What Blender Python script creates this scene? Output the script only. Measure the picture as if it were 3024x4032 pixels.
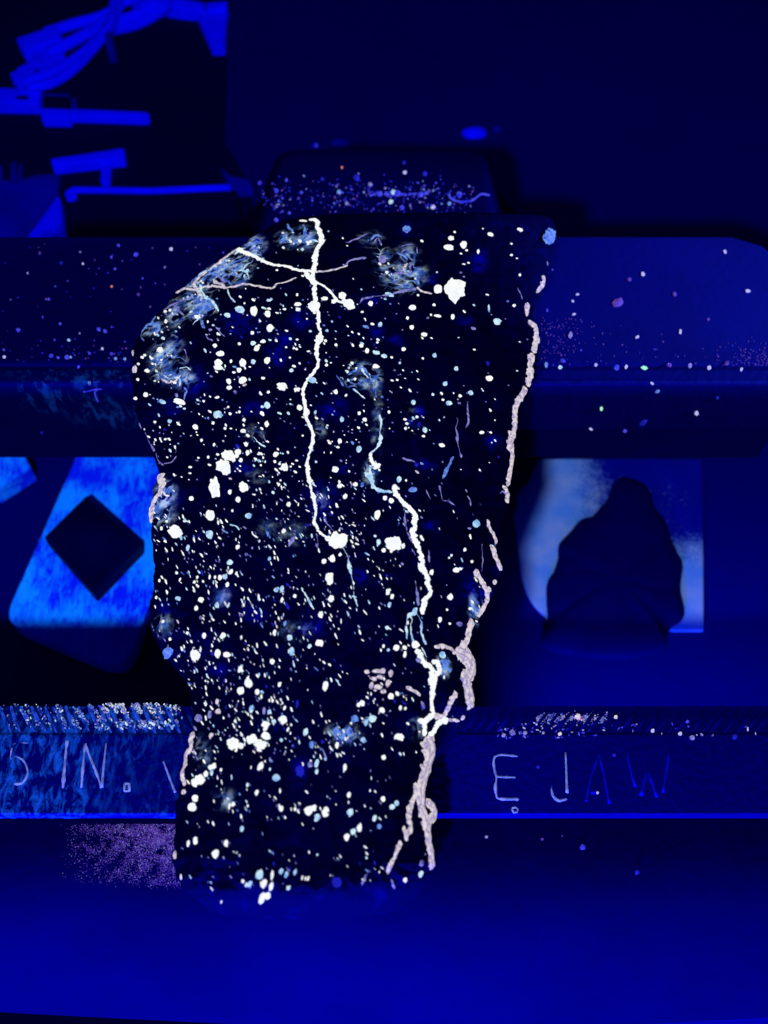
import bpy, bmesh, math, random
import numpy as np
from mathutils import Vector, Matrix, noise
from mathutils.bvhtree import BVHTree
random.seed(7)
for o in list(bpy.data.objects): bpy.data.objects.remove(o)
S = bpy.context.scene
COL = S.collection

# ------------------------------------------------------------------ camera
PW, PH = 3024.0, 4032.0
VF = math.radians(50); PITCH = math.radians(60); DIST = 0.22
FP = (PH/2)/math.tan(VF/2)                       # focal length in photograph pixels
CAM = Vector((0, -DIST*math.cos(PITCH), DIST*math.sin(PITCH)))
FWD = Vector((0, math.cos(PITCH), -math.sin(PITCH)))
UP = Vector((0, math.sin(PITCH), math.cos(PITCH)))
RIGHT = Vector((1, 0, 0))
cd = bpy.data.cameras.new('camera'); cam = bpy.data.objects.new('camera', cd); COL.objects.link(cam)
cam.location = CAM; cam.rotation_euler = (math.pi/2-PITCH, 0, 0)
cd.sensor_fit = 'VERTICAL'; cd.sensor_height = 24; cd.angle = VF
cd.lens = 12/math.tan(VF/2)
cd.clip_start = 0.005; cd.clip_end = 50
cd.dof.use_dof = True; cd.dof.focus_distance = 0.205; cd.dof.aperture_fstop = 16
S.camera = cam

# ------------------------------------------------------------------ light: a dark room, an ultraviolet torch and added fill lamps
W = bpy.data.worlds.new('World'); S.world = W; W.use_nodes = True
W.node_tree.nodes['Background'].inputs[0].default_value = (0, 0, 1, 1)
W.node_tree.nodes['Background'].inputs[1].default_value = 0.13
def lamp(name, loc, target, power, size, color):
    l = bpy.data.lights.new(name, 'AREA'); l.energy = power; l.shape = 'DISK'; l.size = size; l.color = color
    o = bpy.data.objects.new(name, l); COL.objects.link(o); o.location = loc
    o.rotation_euler = (Vector(target)-Vector(loc)).to_track_quat('-Z', 'Y').to_euler()
    return o
UV = (0.10, 0.20, 1.0)
lamp('torch', (-0.050, -0.224, 0.285), (-0.005, 0.0, -0.03), 3.0, 0.014, UV)
lamp('low_fill', (-0.02, -0.26, -0.002), (-0.01, 0.0, -0.02), 6.8, 0.04, (0.005, 0.02, 1.0))  # added low fill lamp that brightens the near edge of the casting
sl_ = bpy.data.lights.new('side_fill', 'SPOT'); sl_.energy = 33.0; sl_.spot_size = math.radians(18); sl_.spot_blend = 0.8; sl_.shadow_soft_size = 0.012; sl_.color = UV  # added spot, narrowed to brighten only the right of the far jaw top
so_ = bpy.data.objects.new('side_fill', sl_); COL.objects.link(so_); so_.location = (0.31, 0.015, 0.11)
so_.rotation_euler = (Vector((0.058, 0.062, 0.0))-so_.location).to_track_quat('-Z', 'Y').to_euler()
S.view_settings.view_transform = 'Standard'; S.view_settings.look = 'None'
S.view_settings.exposure = 0; S.view_settings.gamma = 1; S.view_settings.use_curve_mapping = False

# ------------------------------------------------------------------ helpers
def raydir(px, py):
    return (FWD + RIGHT*((px-PW/2)/FP) - UP*((py-PH/2)/FP)).normalized()
def at(px, py, z=0.0):
    d = raydir(px, py); t = (z-CAM.z)/d.z
    return CAM + d*t
def depth(p): return (p-CAM).dot(FWD)
def zpt(zoom, x, y):                              # point read off an enlarged crop of the photograph
    x0, y0, s = zoom; return (x0+x/s, y0+y/s)
ZA = (500, 850, 2.07375); ZB = (1200, 850, 1.58); ZC = (500, 1600, 2.07375)
ZD = (1200, 1600, 1.8433); ZE = (600, 2500, 1.9229); ZF = (1200, 2400, 1.77)
Z2 = (0, 900, 2.07375); Z4 = (0, 2650, 1.8433); Z5 = (1700, 2650, 1.253); Z7 = (1900, 800, 1.476); Z8 = (900, 450, 1.276)
Z1 = (0, 0, 1.3825); Z6 = (1850, 1700, 1.4131)
def tag(o, label=None, cat=None, group=None, kind=None):
    if label: o['label'] = label
    if cat: o['category'] = cat
    if group: o['group'] = group
    if kind: o['kind'] = kind
    return o
def link(name, mesh, mat=None, parent=None):
    o = bpy.data.objects.new(name, mesh); COL.objects.link(o)
    if mat is not None and len(mesh.materials) == 0: mesh.materials.append(mat)
    if parent: o.parent = parent
    return o
def empty(name, loc=(0, 0, 0)):
    o = bpy.data.objects.new(name, None); COL.objects.link(o); o.location = loc; o.empty_display_size = 0.01
    return o
def mesh_of(name, verts, faces, smooth=False):
    m = bpy.data.meshes.new(name); m.from_pydata([tuple(v) for v in verts], [], faces); m.update()
    bm = bmesh.new(); bm.from_mesh(m); bmesh.ops.recalc_face_normals(bm, faces=bm.faces); bm.to_mesh(m); bm.free()
    if smooth: m.polygons.foreach_set('use_smooth', [True]*len(m.polygons))
    return m
def bevel(o, w, seg=2):
    b = o.modifiers.new('bevel', 'BEVEL'); b.width = w; b.segments = seg; b.limit_method = 'ANGLE'; b.angle_limit = 0.6
    return o
def prism(name, pts, z0, z1, mat, parent=None, bev=0.0, seg=2):
    n = len(pts); v = [(p[0], p[1], z1) for p in pts] + [(p[0], p[1], z0) for p in pts]
    f = [list(range(n)), list(range(2*n-1, n-1, -1))] + [[i, i+n, (i+1) % n+n, (i+1) % n] for i in range(n)]
    o = link(name, mesh_of(name, v, f), mat, parent)
    if bev: bevel(o, bev, seg)
    return o
def pxprism(name, poly, z0, h, mat, parent=None, bev=0.0, seg=2):
    return prism(name, [at(x, y, z0+h) for x, y in poly], z0, z0+h, mat, parent, bev, seg)
def round_poly(poly, r, n=6):
    out = []; k = len(poly)
    for i in range(k):
        p = Vector(poly[i]); a = Vector(poly[i-1]); b = Vector(poly[(i+1) % k])
        ra = min(r, (a-p).length*0.45); rb = min(r, (b-p).length*0.45)
        pa = p+(a-p).normalized()*ra; pb = p+(b-p).normalized()*rb
        for j in range(n+1):
            t = j/n; out.append(tuple(pa*(1-t)**2 + p*2*t*(1-t) + pb*t*t))
    return out
def smooth_line(pts, step):
    P = [Vector(p) for p in pts]; out = []
    for i in range(len(P)-1):
        p0 = P[max(i-1, 0)]; p1 = P[i]; p2 = P[i+1]; p3 = P[min(i+2, len(P)-1)]
        n = max(2, int((p2-p1).length/step))
        for j in range(n):
            t = j/n
            out.append(0.5*((2*p1)+(p2-p0)*t+(2*p0-5*p1+4*p2-p3)*t*t+(3*p1-p0-3*p2+p3)*t**3))
    out.append(P[-1]); return out
def ribbon(name, pts, nrm, wid, hgt, mat, parent=None, rag=0.0):
    """a low rounded ridge laid along points on a surface"""
    V = []; F = []; n = len(pts)
    for i in range(n):
        d = (pts[min(i+1, n-1)]-pts[max(i-1, 0)])
        if d.length < 1e-9: d = Vector((1, 0, 0))
        d.normalize(); s = d.cross(nrm[i]).normalized()
        w = wid[i]; h = hgt*w
        ql = pts[i]*1500; ca = (1+rag*noise.noise(ql)+rag*0.7*noise.noise(ql*2.9)); cb_ = (1+rag*noise.noise(ql+Vector((31, 7, 3)))+rag*0.7*noise.noise(ql*2.9+Vector((3, 17, 3))))
        for a, b in ((-1, -0.35), (-0.65, 0.65), (0, 1), (0.65, 0.65), (1, -0.35)):
            V.append(pts[i]+s*(a*w*(ca if a < 0 else cb_))+nrm[i]*(b*h))
        if i:
            for k in range(4):
                F.append([(i-1)*5+k, (i-1)*5+k+1, i*5+k+1, i*5+k])
    F.append([0, 1, 2, 3, 4]); F.append([(n-1)*5+k for k in (4, 3, 2, 1, 0)])
    return link(name, mesh_of(name, V, F, True), mat, parent)
def tube(name, pts, rad, mat, parent=None, seg=8):
    V = []; F = []; n = len(pts)
    for i in range(n):
        d = (pts[min(i+1, n-1)]-pts[max(i-1, 0)]).normalized()
        s = d.cross(Vector((0, 0, 1))); s = s.normalized() if s.length > 1e-6 else Vector((1, 0, 0)); u = s.cross(d)
        r = rad[i] if hasattr(rad, '__len__') else rad
        for k in range(seg):
            a = 2*math.pi*k/seg; V.append(pts[i]+s*(r*math.cos(a))+u*(r*math.sin(a)))
        if i:
            for k in range(seg):
                F.append([(i-1)*seg+k, (i-1)*seg+(k+1) % seg, i*seg+(k+1) % seg, i*seg+k])
    F.append(list(range(seg))); F.append([(n-1)*seg+k for k in range(seg-1, -1, -1)])
    return link(name, mesh_of(name, V, F, True), mat, parent)

# ------------------------------------------------------------------ materials
def lin(c): return tuple((x/255/12.92 if x/255 <= 0.04045 else ((x/255+0.055)/1.055)**2.4) for x in c)
def newmat(name):
    m = bpy.data.materials.new(name); m.use_nodes = True; nt = m.node_tree
    return m, nt, nt.nodes['Principled BSDF']
def plain(name, c1, c2=None, scale=60, rough=0.65, bump=0.0, bscale=400, spec=0.25, stretch=(1, 1, 1), contrast=(0.4, 0.65), metal=0.0):
    m, nt, b = newmat(name); N = nt.nodes; L = nt.links
    b.inputs['Roughness'].default_value = rough; b.inputs['Specular IOR Level'].default_value = spec
    b.inputs['Specular Tint'].default_value = (0.02, 0.03, 1, 1); b.inputs['Metallic'].default_value = metal
    b.inputs['Base Color'].default_value = (*c1, 1)
    tc = N.new('ShaderNodeTexCoord'); mp = N.new('ShaderNodeMapping'); mp.inputs['Scale'].default_value = stretch
    L.new(tc.outputs['Object'], mp.inputs['Vector'])
    if c2:
        t = N.new('ShaderNodeTexNoise'); t.inputs['Scale'].default_value = scale; t.inputs['Detail'].default_value = 6
        t.inputs['Roughness'].default_value = 0.65
        L.new(mp.outputs[0], t.inputs['Vector'])
        r = N.new('ShaderNodeMapRange'); r.inputs[1].default_value = contrast[0]; r.inputs[2].default_value = contrast[1]
        L.new(t.outputs[0], r.inputs[0])
        x = N.new('ShaderNodeMix'); x.data_type = 'RGBA'; x.inputs[6].default_value = (*c1, 1); x.inputs[7].default_value = (*c2, 1)
        L.new(r.outputs[0], x.inputs[0]); L.new(x.outputs[2], b.inputs['Base Color'])
    if bump:
        t2 = N.new('ShaderNodeTexNoise'); t2.inputs['Scale'].default_value = bscale; t2.inputs['Detail'].default_value = 4
        L.new(mp.outputs[0], t2.inputs['Vector'])
        bp = N.new('ShaderNodeBump'); bp.inputs['Strength'].default_value = bump; bp.inputs['Distance'].default_value = 0.0006
        L.new(t2.outputs[0], bp.inputs['Height']); L.new(bp.outputs[0], b.inputs['Normal'])
    return m
def glow(name, rgb, var=None, strength=1.0, scale=900):
    """mineral that fluoresces: it gives off its own visible light"""
    m, nt, b = newmat(name); N = nt.nodes; L = nt.links
    c = lin(rgb); b.inputs['Base Color'].default_value = (0.01, 0.01, 0.04, 1); b.inputs['Roughness'].default_value = 0.8
    b.inputs['Specular IOR Level'].default_value = 0.1
    b.inputs['Emission Color'].default_value = (*c, 1); b.inputs['Emission Strength'].default_value = strength
    if var:
        tc = N.new('ShaderNodeTexCoord'); t = N.new('ShaderNodeTexNoise'); t.inputs['Scale'].default_value = scale
        t.inputs['Detail'].default_value = 5; geo = N.new('ShaderNodeNewGeometry')
        L.new(geo.outputs['Position'], t.inputs['Vector'])
        r = N.new('ShaderNodeMapRange'); r.inputs[1].default_value = 0.42; r.inputs[2].default_value = 0.66
        L.new(t.outputs[0], r.inputs[0])
        x = N.new('ShaderNodeMix'); x.data_type = 'RGBA'; x.inputs[6].default_value = (*c, 1); x.inputs[7].default_value = (*lin(var), 1)
        L.new(r.outputs[0], x.inputs[0]); L.new(x.outputs[2], b.inputs['Emission Color'])
    return m
M = {}
M['white'] = glow('calcite_white', (253, 254, 247), (236, 244, 240))
M['cyan'] = glow('calcite_cool', (205, 236, 246), (120, 175, 225), scale=600)
M['pale'] = glow('calcite_pale_blue', (110, 152, 222), (36, 60, 175), scale=1300)
M['lilac'] = glow('calcite_lilac', (142, 138, 200), (62, 62, 150), scale=1300)
M['cream'] = glow('calcite_cream', (226, 215, 214), (150, 138, 170), scale=1500)
M['creamdark'] = glow('calcite_cream_shade', (158, 146, 172), (190, 178, 190), scale=1200)
M['dimblue'] = glow('calcite_dim_blue', (24, 24, 175), (10, 10, 110), scale=700)
M['violet'] = glow('dust_violet', (88, 56, 150), (60, 30, 110), scale=700)
M['rust'] = glow('dust_rust', (210, 120, 90))
M['dustblue'] = glow('dust_blue', (70, 70, 225), (25, 25, 190), scale=700)
M['dustwhite'] = glow('dust_white', (185, 185, 245))
M['dustgreen'] = glow('dust_green', (170, 245, 190))
M['steel'] = plain('vise_paint', (0.0001, 0.0001, 0.022), (0.0001, 0.0001, 0.016), 35, 0.9, 0.25, 500)
M['cast'] = plain('vise_casting', (0.0001, 0.0001, 0.0145), (0.0001, 0.0001, 0.011), 30, 0.95, 0.3, 350, 0.04)
M['darkiron'] = plain('dark_iron', (0.0001, 0.0001, 0.012), (0.0001, 0.0001, 0.007), 80, 0.6, 0.4, 600)
M['shade_dark'] = plain('shade_black', (0.00005, 0.00005, 0.002), None, rough=0.9, spec=0.02)  # near-black colour that stands for shade below the near jaw
M['lump'] = plain('shadow_slab', (0.0001, 0.0001, 0.035), (0.0001, 0.0001, 0.028), 120, 0.9, 0.3, 500)  # colour of the slab that stands in for a shadow
M['bench'] = plain('bench_top', (0.0003, 0.0003, 0.075), (0.0003, 0.0003, 0.062), 14, 0.7, 0.2, 200)
M['mat'] = plain('rubber_mat', (0.0002, 0.0002, 0.012), (0.0002, 0.0002, 0.02), 10, 0.8, 0.2, 300)
M['plastic'] = plain('white_plastic', (0.002, 0.002, 0.72), (0.002, 0.002, 0.5), 60, 0.5)
M['plasticdim'] = plain('grey_plastic', (0.001, 0.001, 0.22), (0.001, 0.001, 0.10), 40, 0.6)
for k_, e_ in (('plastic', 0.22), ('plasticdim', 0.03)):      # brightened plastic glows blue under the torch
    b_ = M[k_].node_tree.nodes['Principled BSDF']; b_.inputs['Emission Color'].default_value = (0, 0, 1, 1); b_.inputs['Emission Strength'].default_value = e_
M['black'] = plain('black_plastic', (0.0002, 0.0002, 0.012), None, rough=0.6)
def sheet_mat():
    m = plain('pale_sheet', (0.002, 0.004, 0.16), (0.002, 0.004, 0.13), 60, 0.85, 0.2, 900, 0.1); nt = m.node_tree; N = nt.nodes; L = nt.links; b = N['Principled BSDF']
    src = b.inputs['Base Color'].links[0].from_socket; tc = N.new('ShaderNodeTexCoord'); sp = N.new('ShaderNodeSeparateXYZ'); L.new(tc.outputs['Object'], sp.inputs[0])
    fine = N.new('ShaderNodeTexNoise'); fine.inputs['Scale'].default_value = 1500; fine.inputs['Detail'].default_value = 4; L.new(tc.outputs['Object'], fine.inputs['Vector'])
    big = N.new('ShaderNodeTexNoise'); big.inputs['Scale'].default_value = 150; big.inputs['Detail'].default_value = 5; L.new(tc.outputs['Object'], big.inputs['Vector'])
    def mr(sock, a, c):
        r = N.new('ShaderNodeMapRange'); r.inputs[1].default_value = a; r.inputs[2].default_value = c; L.new(sock, r.inputs[0]); return r.outputs[0]
    def op(o, a, c):
        k = N.new('ShaderNodeMath'); k.operation = o
        for i_, q in ((0, a), (1, c)):
            if isinstance(q, float): k.inputs[i_].default_value = q
            else: L.new(q, k.inputs[i_])
        return k.outputs[0]
    xa = at(2440, 2050, BZ).x; xb = at(2200, 2050, BZ).x; ya = at(2700, 2080, BZ).y; yb = at(2700, 2300, BZ).y
    m0 = op('MAXIMUM', mr(sp.outputs[0], xa, xb), mr(sp.outputs[1], ya, yb))
    g = op('ADD', op('MULTIPLY', fine.outputs[0], 0.9), op('MULTIPLY', big.outputs[0], 0.5))
    mk = mr(op('ADD', m0, g), 0.85, 1.35)
    tone = N.new('ShaderNodeMix'); tone.data_type = 'RGBA'; L.new(mr(big.outputs[0], 0.35, 0.65), tone.inputs[0]); tone.inputs[6].default_value = (0.30, 0.52, 0.42, 1); tone.inputs[7].default_value = (0.70, 0.66, 0.40, 1)
    x = N.new('ShaderNodeMix'); x.data_type = 'RGBA'; L.new(mk, x.inputs[0]); L.new(src, x.inputs[6]); L.new(tone.outputs[2], x.inputs[7]); L.new(x.outputs[2], b.inputs['Base Color'])
    return m
M['mark'] = plain('stamp_mark_pale', (0.75, 0.50, 0.30), (0.25, 0.2, 0.14), 500, 0.8)
M['markdim'] = plain('stamp_mark_dim', (0.001, 0.004, 0.16), (0.001, 0.001, 0.09), 200, 0.7)
def residue_mat(name, base, base2, res, sx, xmid, xw, scale, thr=(0.5, 0.66)):
    """painted iron with a chalky, scratched residue that thickens towards one side"""
    m = plain(name, base, base2, 35, 0.6, 0.35, 700); nt = m.node_tree; N = nt.nodes; L = nt.links; b = N['Principled BSDF']
    src = b.inputs['Base Color'].links[0].from_socket
    tc = N.new('ShaderNodeTexCoord'); mp = N.new('ShaderNodeMapping'); mp.inputs['Scale'].default_value = sx
    L.new(tc.outputs['Object'], mp.inputs['Vector'])
    t = N.new('ShaderNodeTexNoise'); t.inputs['Scale'].default_value = scale; t.inputs['Detail'].default_value = 8; t.inputs['Roughness'].default_value = 0.7
    t.inputs['Distortion'].default_value = 0.6
    L.new(mp.outputs[0], t.inputs['Vector'])
    r = N.new('ShaderNodeMapRange'); r.inputs[1].default_value = thr[0]; r.inputs[2].default_value = thr[1]; L.new(t.outputs[0], r.inputs[0])
    t3 = N.new('ShaderNodeTexNoise'); t3.inputs['Scale'].default_value = 45; t3.inputs['Detail'].default_value = 3
    L.new(tc.outputs['Object'], t3.inputs['Vector'])
    sp = N.new('ShaderNodeSeparateXYZ'); L.new(tc.outputs['Object'], sp.inputs[0])
    rx = N.new('ShaderNodeMapRange'); rx.inputs[1].default_value = xmid+xw; rx.inputs[2].default_value = xmid-xw; L.new(sp.outputs[0], rx.inputs[0])
    r3 = N.new('ShaderNodeMapRange'); r3.inputs[1].default_value = 0.38; r3.inputs[2].default_value = 0.58; L.new(t3.outputs[0], r3.inputs[0])
    mu = N.new('ShaderNodeMath'); mu.operation = 'MULTIPLY'; L.new(r.outputs[0], mu.inputs[0]); L.new(rx.outputs[0], mu.inputs[1])
    mu2 = N.new('ShaderNodeMath'); mu2.operation = 'MULTIPLY'; L.new(mu.outputs[0], mu2.inputs[0]); L.new(r3.outputs[0], mu2.inputs[1])
    x = N.new('ShaderNodeMix'); x.data_type = 'RGBA'; L.new(mu2.outputs[0], x.inputs[0]); L.new(src, x.inputs[6]); x.inputs[7].default_value = (*res, 1)
    L.new(x.outputs[2], b.inputs['Base Color'])
    return m
M['plate_near'] = residue_mat('jaw_plate_residue', (0.0002, 0.0002, 0.040), (0.0002, 0.0002, 0.030), (0.015, 0.13, 0.22), (1, 0.4, 1), -0.030, 0.014, 620, (0.47, 0.60))
M['plate_far'] = residue_mat('far_plate_residue', (0.0002, 0.0002, 0.026), (0.0002, 0.0002, 0.019), (0.01, 0.08, 0.12), (1, 1, 0.35), -0.03, 0.02, 420, (0.5, 0.66))
M['tooth_pale'] = plain('tooth_residue', (0.08, 0.22, 0.40), (0.005, 0.02, 0.12), 420, 0.8, contrast=(0.42, 0.6))
M['tooth_dim'] = plain('tooth_iron', (0.0005, 0.0005, 0.08), (0.0005, 0.0005, 0.03), 300, 0.6)
def wood():
    m, nt, b = newmat('bleached_wood'); N = nt.nodes; L = nt.links
    b.inputs['Roughness'].default_value = 0.8; b.inputs['Specular IOR Level'].default_value = 0.1
    tc = N.new('ShaderNodeTexCoord'); mp = N.new('ShaderNodeMapping'); mp.inputs['Rotation'].default_value = (0, 0, math.radians(28))
    mp.inputs['Scale'].default_value = (1, 0.30, 1)
    L.new(tc.outputs['Object'], mp.inputs['Vector'])
    t = N.new('ShaderNodeTexNoise'); t.inputs['Scale'].default_value = 520; t.inputs['Detail'].default_value = 8; t.inputs['Roughness'].default_value = 0.72
    t.inputs['Distortion'].default_value = 1.4
    L.new(mp.outputs[0], t.inputs['Vector'])
    wv = N.new('ShaderNodeTexNoise'); wv.inputs['Scale'].default_value = 70; wv.inputs['Detail'].default_value = 3
    L.new(tc.outputs['Object'], wv.inputs['Vector'])
    a = N.new('ShaderNodeMath'); a.operation = 'MULTIPLY_ADD'; a.inputs[1].default_value = 0.9; L.new(wv.outputs[0], a.inputs[0]); L.new(t.outputs[0], a.inputs[2])
    r = N.new('ShaderNodeMapRange'); r.inputs[1].default_value = 0.84; r.inputs[2].default_value = 1.06; L.new(a.outputs[0], r.inputs[0])
    x = N.new('ShaderNodeMix'); x.data_type = 'RGBA'; x.inputs[6].default_value = (0.001, 0.03, 0.72, 1); x.inputs[7].default_value = (0.01, 0.70, 0.95, 1)
    L.new(r.outputs[0], x.inputs[0]); L.new(x.outputs[2], b.inputs['Base Color'])
    bp = N.new('ShaderNodeBump'); bp.inputs['Strength'].default_value = 0.4; bp.inputs['Distance'].default_value = 0.0005
    L.new(a.outputs[0], bp.inputs['Height']); L.new(bp.outputs[0], b.inputs['Normal'])
    return m
M['wood'] = wood()
def rock_mat():
    m, nt, b = newmat('dark_ore'); N = nt.nodes; L = nt.links
    b.inputs['Roughness'].default_value = 0.9; b.inputs['Specular IOR Level'].default_value = 0.05
    b.inputs['Specular Tint'].default_value = (0.02, 0.02, 1, 1)
    tc = N.new('ShaderNodeTexCoord')
    fm = N.new('ShaderNodeMapping'); fm.inputs['Scale'].default_value = (1, 1, 0.2); L.new(tc.outputs['Object'], fm.inputs['Vector'])
    def nz(scale, det=5, ro=0.6, dist=0.0):
        t = N.new('ShaderNodeTexNoise'); t.inputs['Scale'].default_value = scale; t.inputs['Detail'].default_value = det
        t.inputs['Roughness'].default_value = ro; t.inputs['Distortion'].default_value = dist
        L.new(fm.outputs[0], t.inputs['Vector']); return t.outputs[0]
    def rng(s, a, c, lo=0.0, hi=1.0):
        r = N.new('ShaderNodeMapRange'); r.inputs[1].default_value = a; r.inputs[2].default_value = c; r.inputs[3].default_value = lo; r.inputs[4].default_value = hi
        L.new(s, r.inputs[0]); return r.outputs[0]
    def mul(a, c):
        k = N.new('ShaderNodeMath'); k.operation = 'MULTIPLY'; L.new(a, k.inputs[0])
        if isinstance(c, float): k.inputs[1].default_value = c
        else: L.new(c, k.inputs[1])
        return k.outputs[0]
    def attr(n):
        a = N.new('ShaderNodeAttribute'); a.attribute_name = n; return a.outputs['Fac']
    def mix(f, c1, c2):
        x = N.new('ShaderNodeMix'); x.data_type = 'RGBA'; L.new(f, x.inputs[0])
        for i, c in ((6, c1), (7, c2)):
            if isinstance(c, tuple): x.inputs[i].default_value = (*c, 1)
            else: L.new(c, x.inputs[i])
        return x.outputs[2]
    blue = mul(rng(nz(330, 4), 0.54, 0.72), 0.7)
    c = mix(blue, (0.0003, 0.0003, 0.007), (0.0002, 0.0002, 0.022))
    c = mix(mul(attr('bluespot'), rng(nz(520, 6, 0.7), 0.42, 0.62, 0.08, 1.0)), c, (0.001, 0.001, 0.17))
    L.new(c, b.inputs['Base Color'])
    # chalky fluorescent crust: webs and clouds where the mineral shows
    vo = N.new('ShaderNodeTexVoronoi'); vo.feature = 'DISTANCE_TO_EDGE'; vo.inputs['Scale'].default_value = 430
    wr = N.new('ShaderNodeTexNoise'); wr.inputs['Scale'].default_value = 400; wr.inputs['Detail'].default_value = 3
    L.new(fm.outputs[0], wr.inputs['Vector'])
    vm = N.new('ShaderNodeVectorMath'); vm.operation = 'MULTIPLY_ADD'; vm.inputs[1].default_value = (0.0026, 0.0026, 0.0026)
    L.new(wr.outputs['Color'], vm.inputs[0]); L.new(fm.outputs[0], vm.inputs[2]); L.new(vm.outputs[0], vo.inputs['Vector'])
    web = rng(vo.outputs[0], 0.02, 0.12, 1.0, 0.0)
    cloud = rng(nz(310, 5, 0.55, 0.2), 0.47, 0.60)
    mx = N.new('ShaderNodeMath'); mx.operation = 'MAXIMUM'; L.new(mul(web, 0.8), mx.inputs[0]); L.new(mul(cloud, 0.75), mx.inputs[1])
    ad = N.new('ShaderNodeMath'); ad.operation = 'MULTIPLY_ADD'; ad.inputs[1].default_value = 1.5; L.new(nz(260, 5, 0.7), ad.inputs[0])
    ad2 = N.new('ShaderNodeMath'); ad2.operation = 'ADD'; ad2.inputs[1].default_value = -0.75; L.new(ad.outputs[0], ad2.inputs[0])
    at_ = attr('crust'); L.new(at_, ad.inputs[2])
    cr = mul(mul(rng(ad2.outputs[0], 0.05, 0.45), rng(at_, 0.12, 0.65)), mul(mx.outputs[0], rng(nz(240, 4), 0.36, 0.50)))
    tint = mix(rng(nz(520, 4), 0.44, 0.62), (0.06, 0.17, 0.72), (0.50, 0.68, 0.84))
    em = mix(cr, (0.0, 0.0, 0.0), tint)
    L.new(em, b.inputs['Emission Color']); b.inputs['Emission Strength'].default_value = 1.15
    bp = N.new('ShaderNodeBump'); bp.inputs['Strength'].default_value = 0.6; bp.inputs['Distance'].default_value = 0.0006
    L.new(nz(600, 6, 0.65), bp.inputs['Height']); L.new(bp.outputs[0], b.inputs['Normal'])
    return m
M['rock'] = rock_mat()

# ------------------------------------------------------------------ bench
BZ = -0.10
g = prism('bench_top', [(-1.5, -0.8), (1.5, -0.8), (1.5, 2.5), (-1.5, 2.5)], BZ-0.04, BZ, M['bench'])
tag(g, kind='structure')

M['palesheet'] = sheet_mat()
# ------------------------------------------------------------------ bench vise
vise = tag(empty('bench_vise', (0, 0.05, BZ)), 'dark blue painted bench vise with open jaws under the speckled rock', 'vise')
def vpart(o, parent=None):
    p = parent or vise
    o.parent = p
    o.matrix_parent_inverse = Matrix.Translation(-vise.location) if p is vise else Matrix.Identity(4)
    return o
bpy.context.view_layer.update()
yF0 = at(1512, 1440).y; yF1 = at(1512, 925).y
xR = at(3070, 940).x; xL = -xR-0.012
plan = [(xL, yF0), (xR, yF0), (xR, yF1-0.010), (xR-0.004, yF1-0.003), (xR-0.011, yF1), (xL+0.011, yF1), (xL+0.003, yF1-0.004), (xL, yF1-0.011)]
_d = raydir(1512, 1808); ZJ = (CAM+_d*((yF0-CAM.y)/_d.y)).z
fj = vpart(prism('fixed_jaw', plan, ZJ, 0.0, M['steel'], None, 0.0012, 3))
# far jaw plate on the gripping face
fp = vpart(prism('jaw_plate', [(xL+0.002, yF0-0.0045), (xR-0.002, yF0-0.0045), (xR-0.002, yF0-0.0002), (xL+0.002, yF0-0.0002)], -0.0185, -0.0005, M['plate_far'], None, 0.0008, 2))
vpart(prism('column', [(-0.028, yF0+0.006), (0.024, yF0+0.006), (0.024, yF1-0.004), (-0.028, yF1-0.004)], BZ+0.012, ZJ-0.0001, M['cast'], None, 0.004, 3))
vpart(prism('base', round_poly([(-0.032, yF0-0.0), (0.028, yF0-0.0), (0.028, yF1), (-0.032, yF1)], 0.01), BZ+0.0002, BZ+0.0118, M['darkiron'], None, 0.002, 2))
a0 = at(985, 850, -0.010); a1 = at(1965, 850, -0.010); a2 = at(1900, 640, -0.016); a3 = at(1100, 640, -0.016)
top_ = round_poly([(a0.x, yF1+0.0002), (a1.x, yF1+0.0002), (a2.x, a2.y), (a3.x, a3.y)], 0.006); nn_ = len(top_)
cx_ = sum(p[0] for p in top_)/nn_
low_ = [(cx_+(p[0]-cx_)*1.9, p[1]+(p[1]-yF1)*1.6) for p in top_]
vv_ = [(p[0], p[1], -0.011) for p in top_]+[(p[0]*0.6+q[0]*0.4, p[1]*0.6+q[1]*0.4, -0.05) for p, q in zip(top_, low_)]+[(q[0], q[1], BZ+0.003) for q in low_]
ff_ = [list(range(nn_)), list(range(3*nn_-1, 2*nn_-1, -1))]+[[b_+i_, b_+(i_+1) % nn_, b_+(i_+1) % nn_+nn_, b_+i_+nn_] for b_ in (0, nn_) for i_ in range(nn_)]
an = vpart(bevel(link('anvil', mesh_of('anvil', vv_, ff_), M['cast']), 0.002, 3))
# near jaw
yN0 = at(1512, 2768).y; yN1 = at(1512, 2885).y; yN2 = at(1512, 3205).y
nx0, nx1 = xL-0.004, xR+0.004
def profile(name, prof, x0, x1, mat, parent=None, bev=0.0):
    n = len(prof); v = [(x0, y, z) for y, z in prof]+[(x1, y, z) for y, z in prof]
    f = [list(range(n)), list(range(2*n-1, n-1, -1))]+[[i, (i+1) % n, (i+1) % n+n, i+n] for i in range(n)]
    o = link(name, mesh_of(name, v, f), mat, parent)
    if bev: bevel(o, bev, 3)
    return o
npl = vpart(profile('jaw_plate', [(yN0, -0.0016), (yN1, -0.0004), (yN1-0.0003, 0.0), (yN2, -0.0002), (yN2, -0.016), (yN0, -0.016)], nx0, nx1, M['plate_near'], None, 0.0007))
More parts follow.
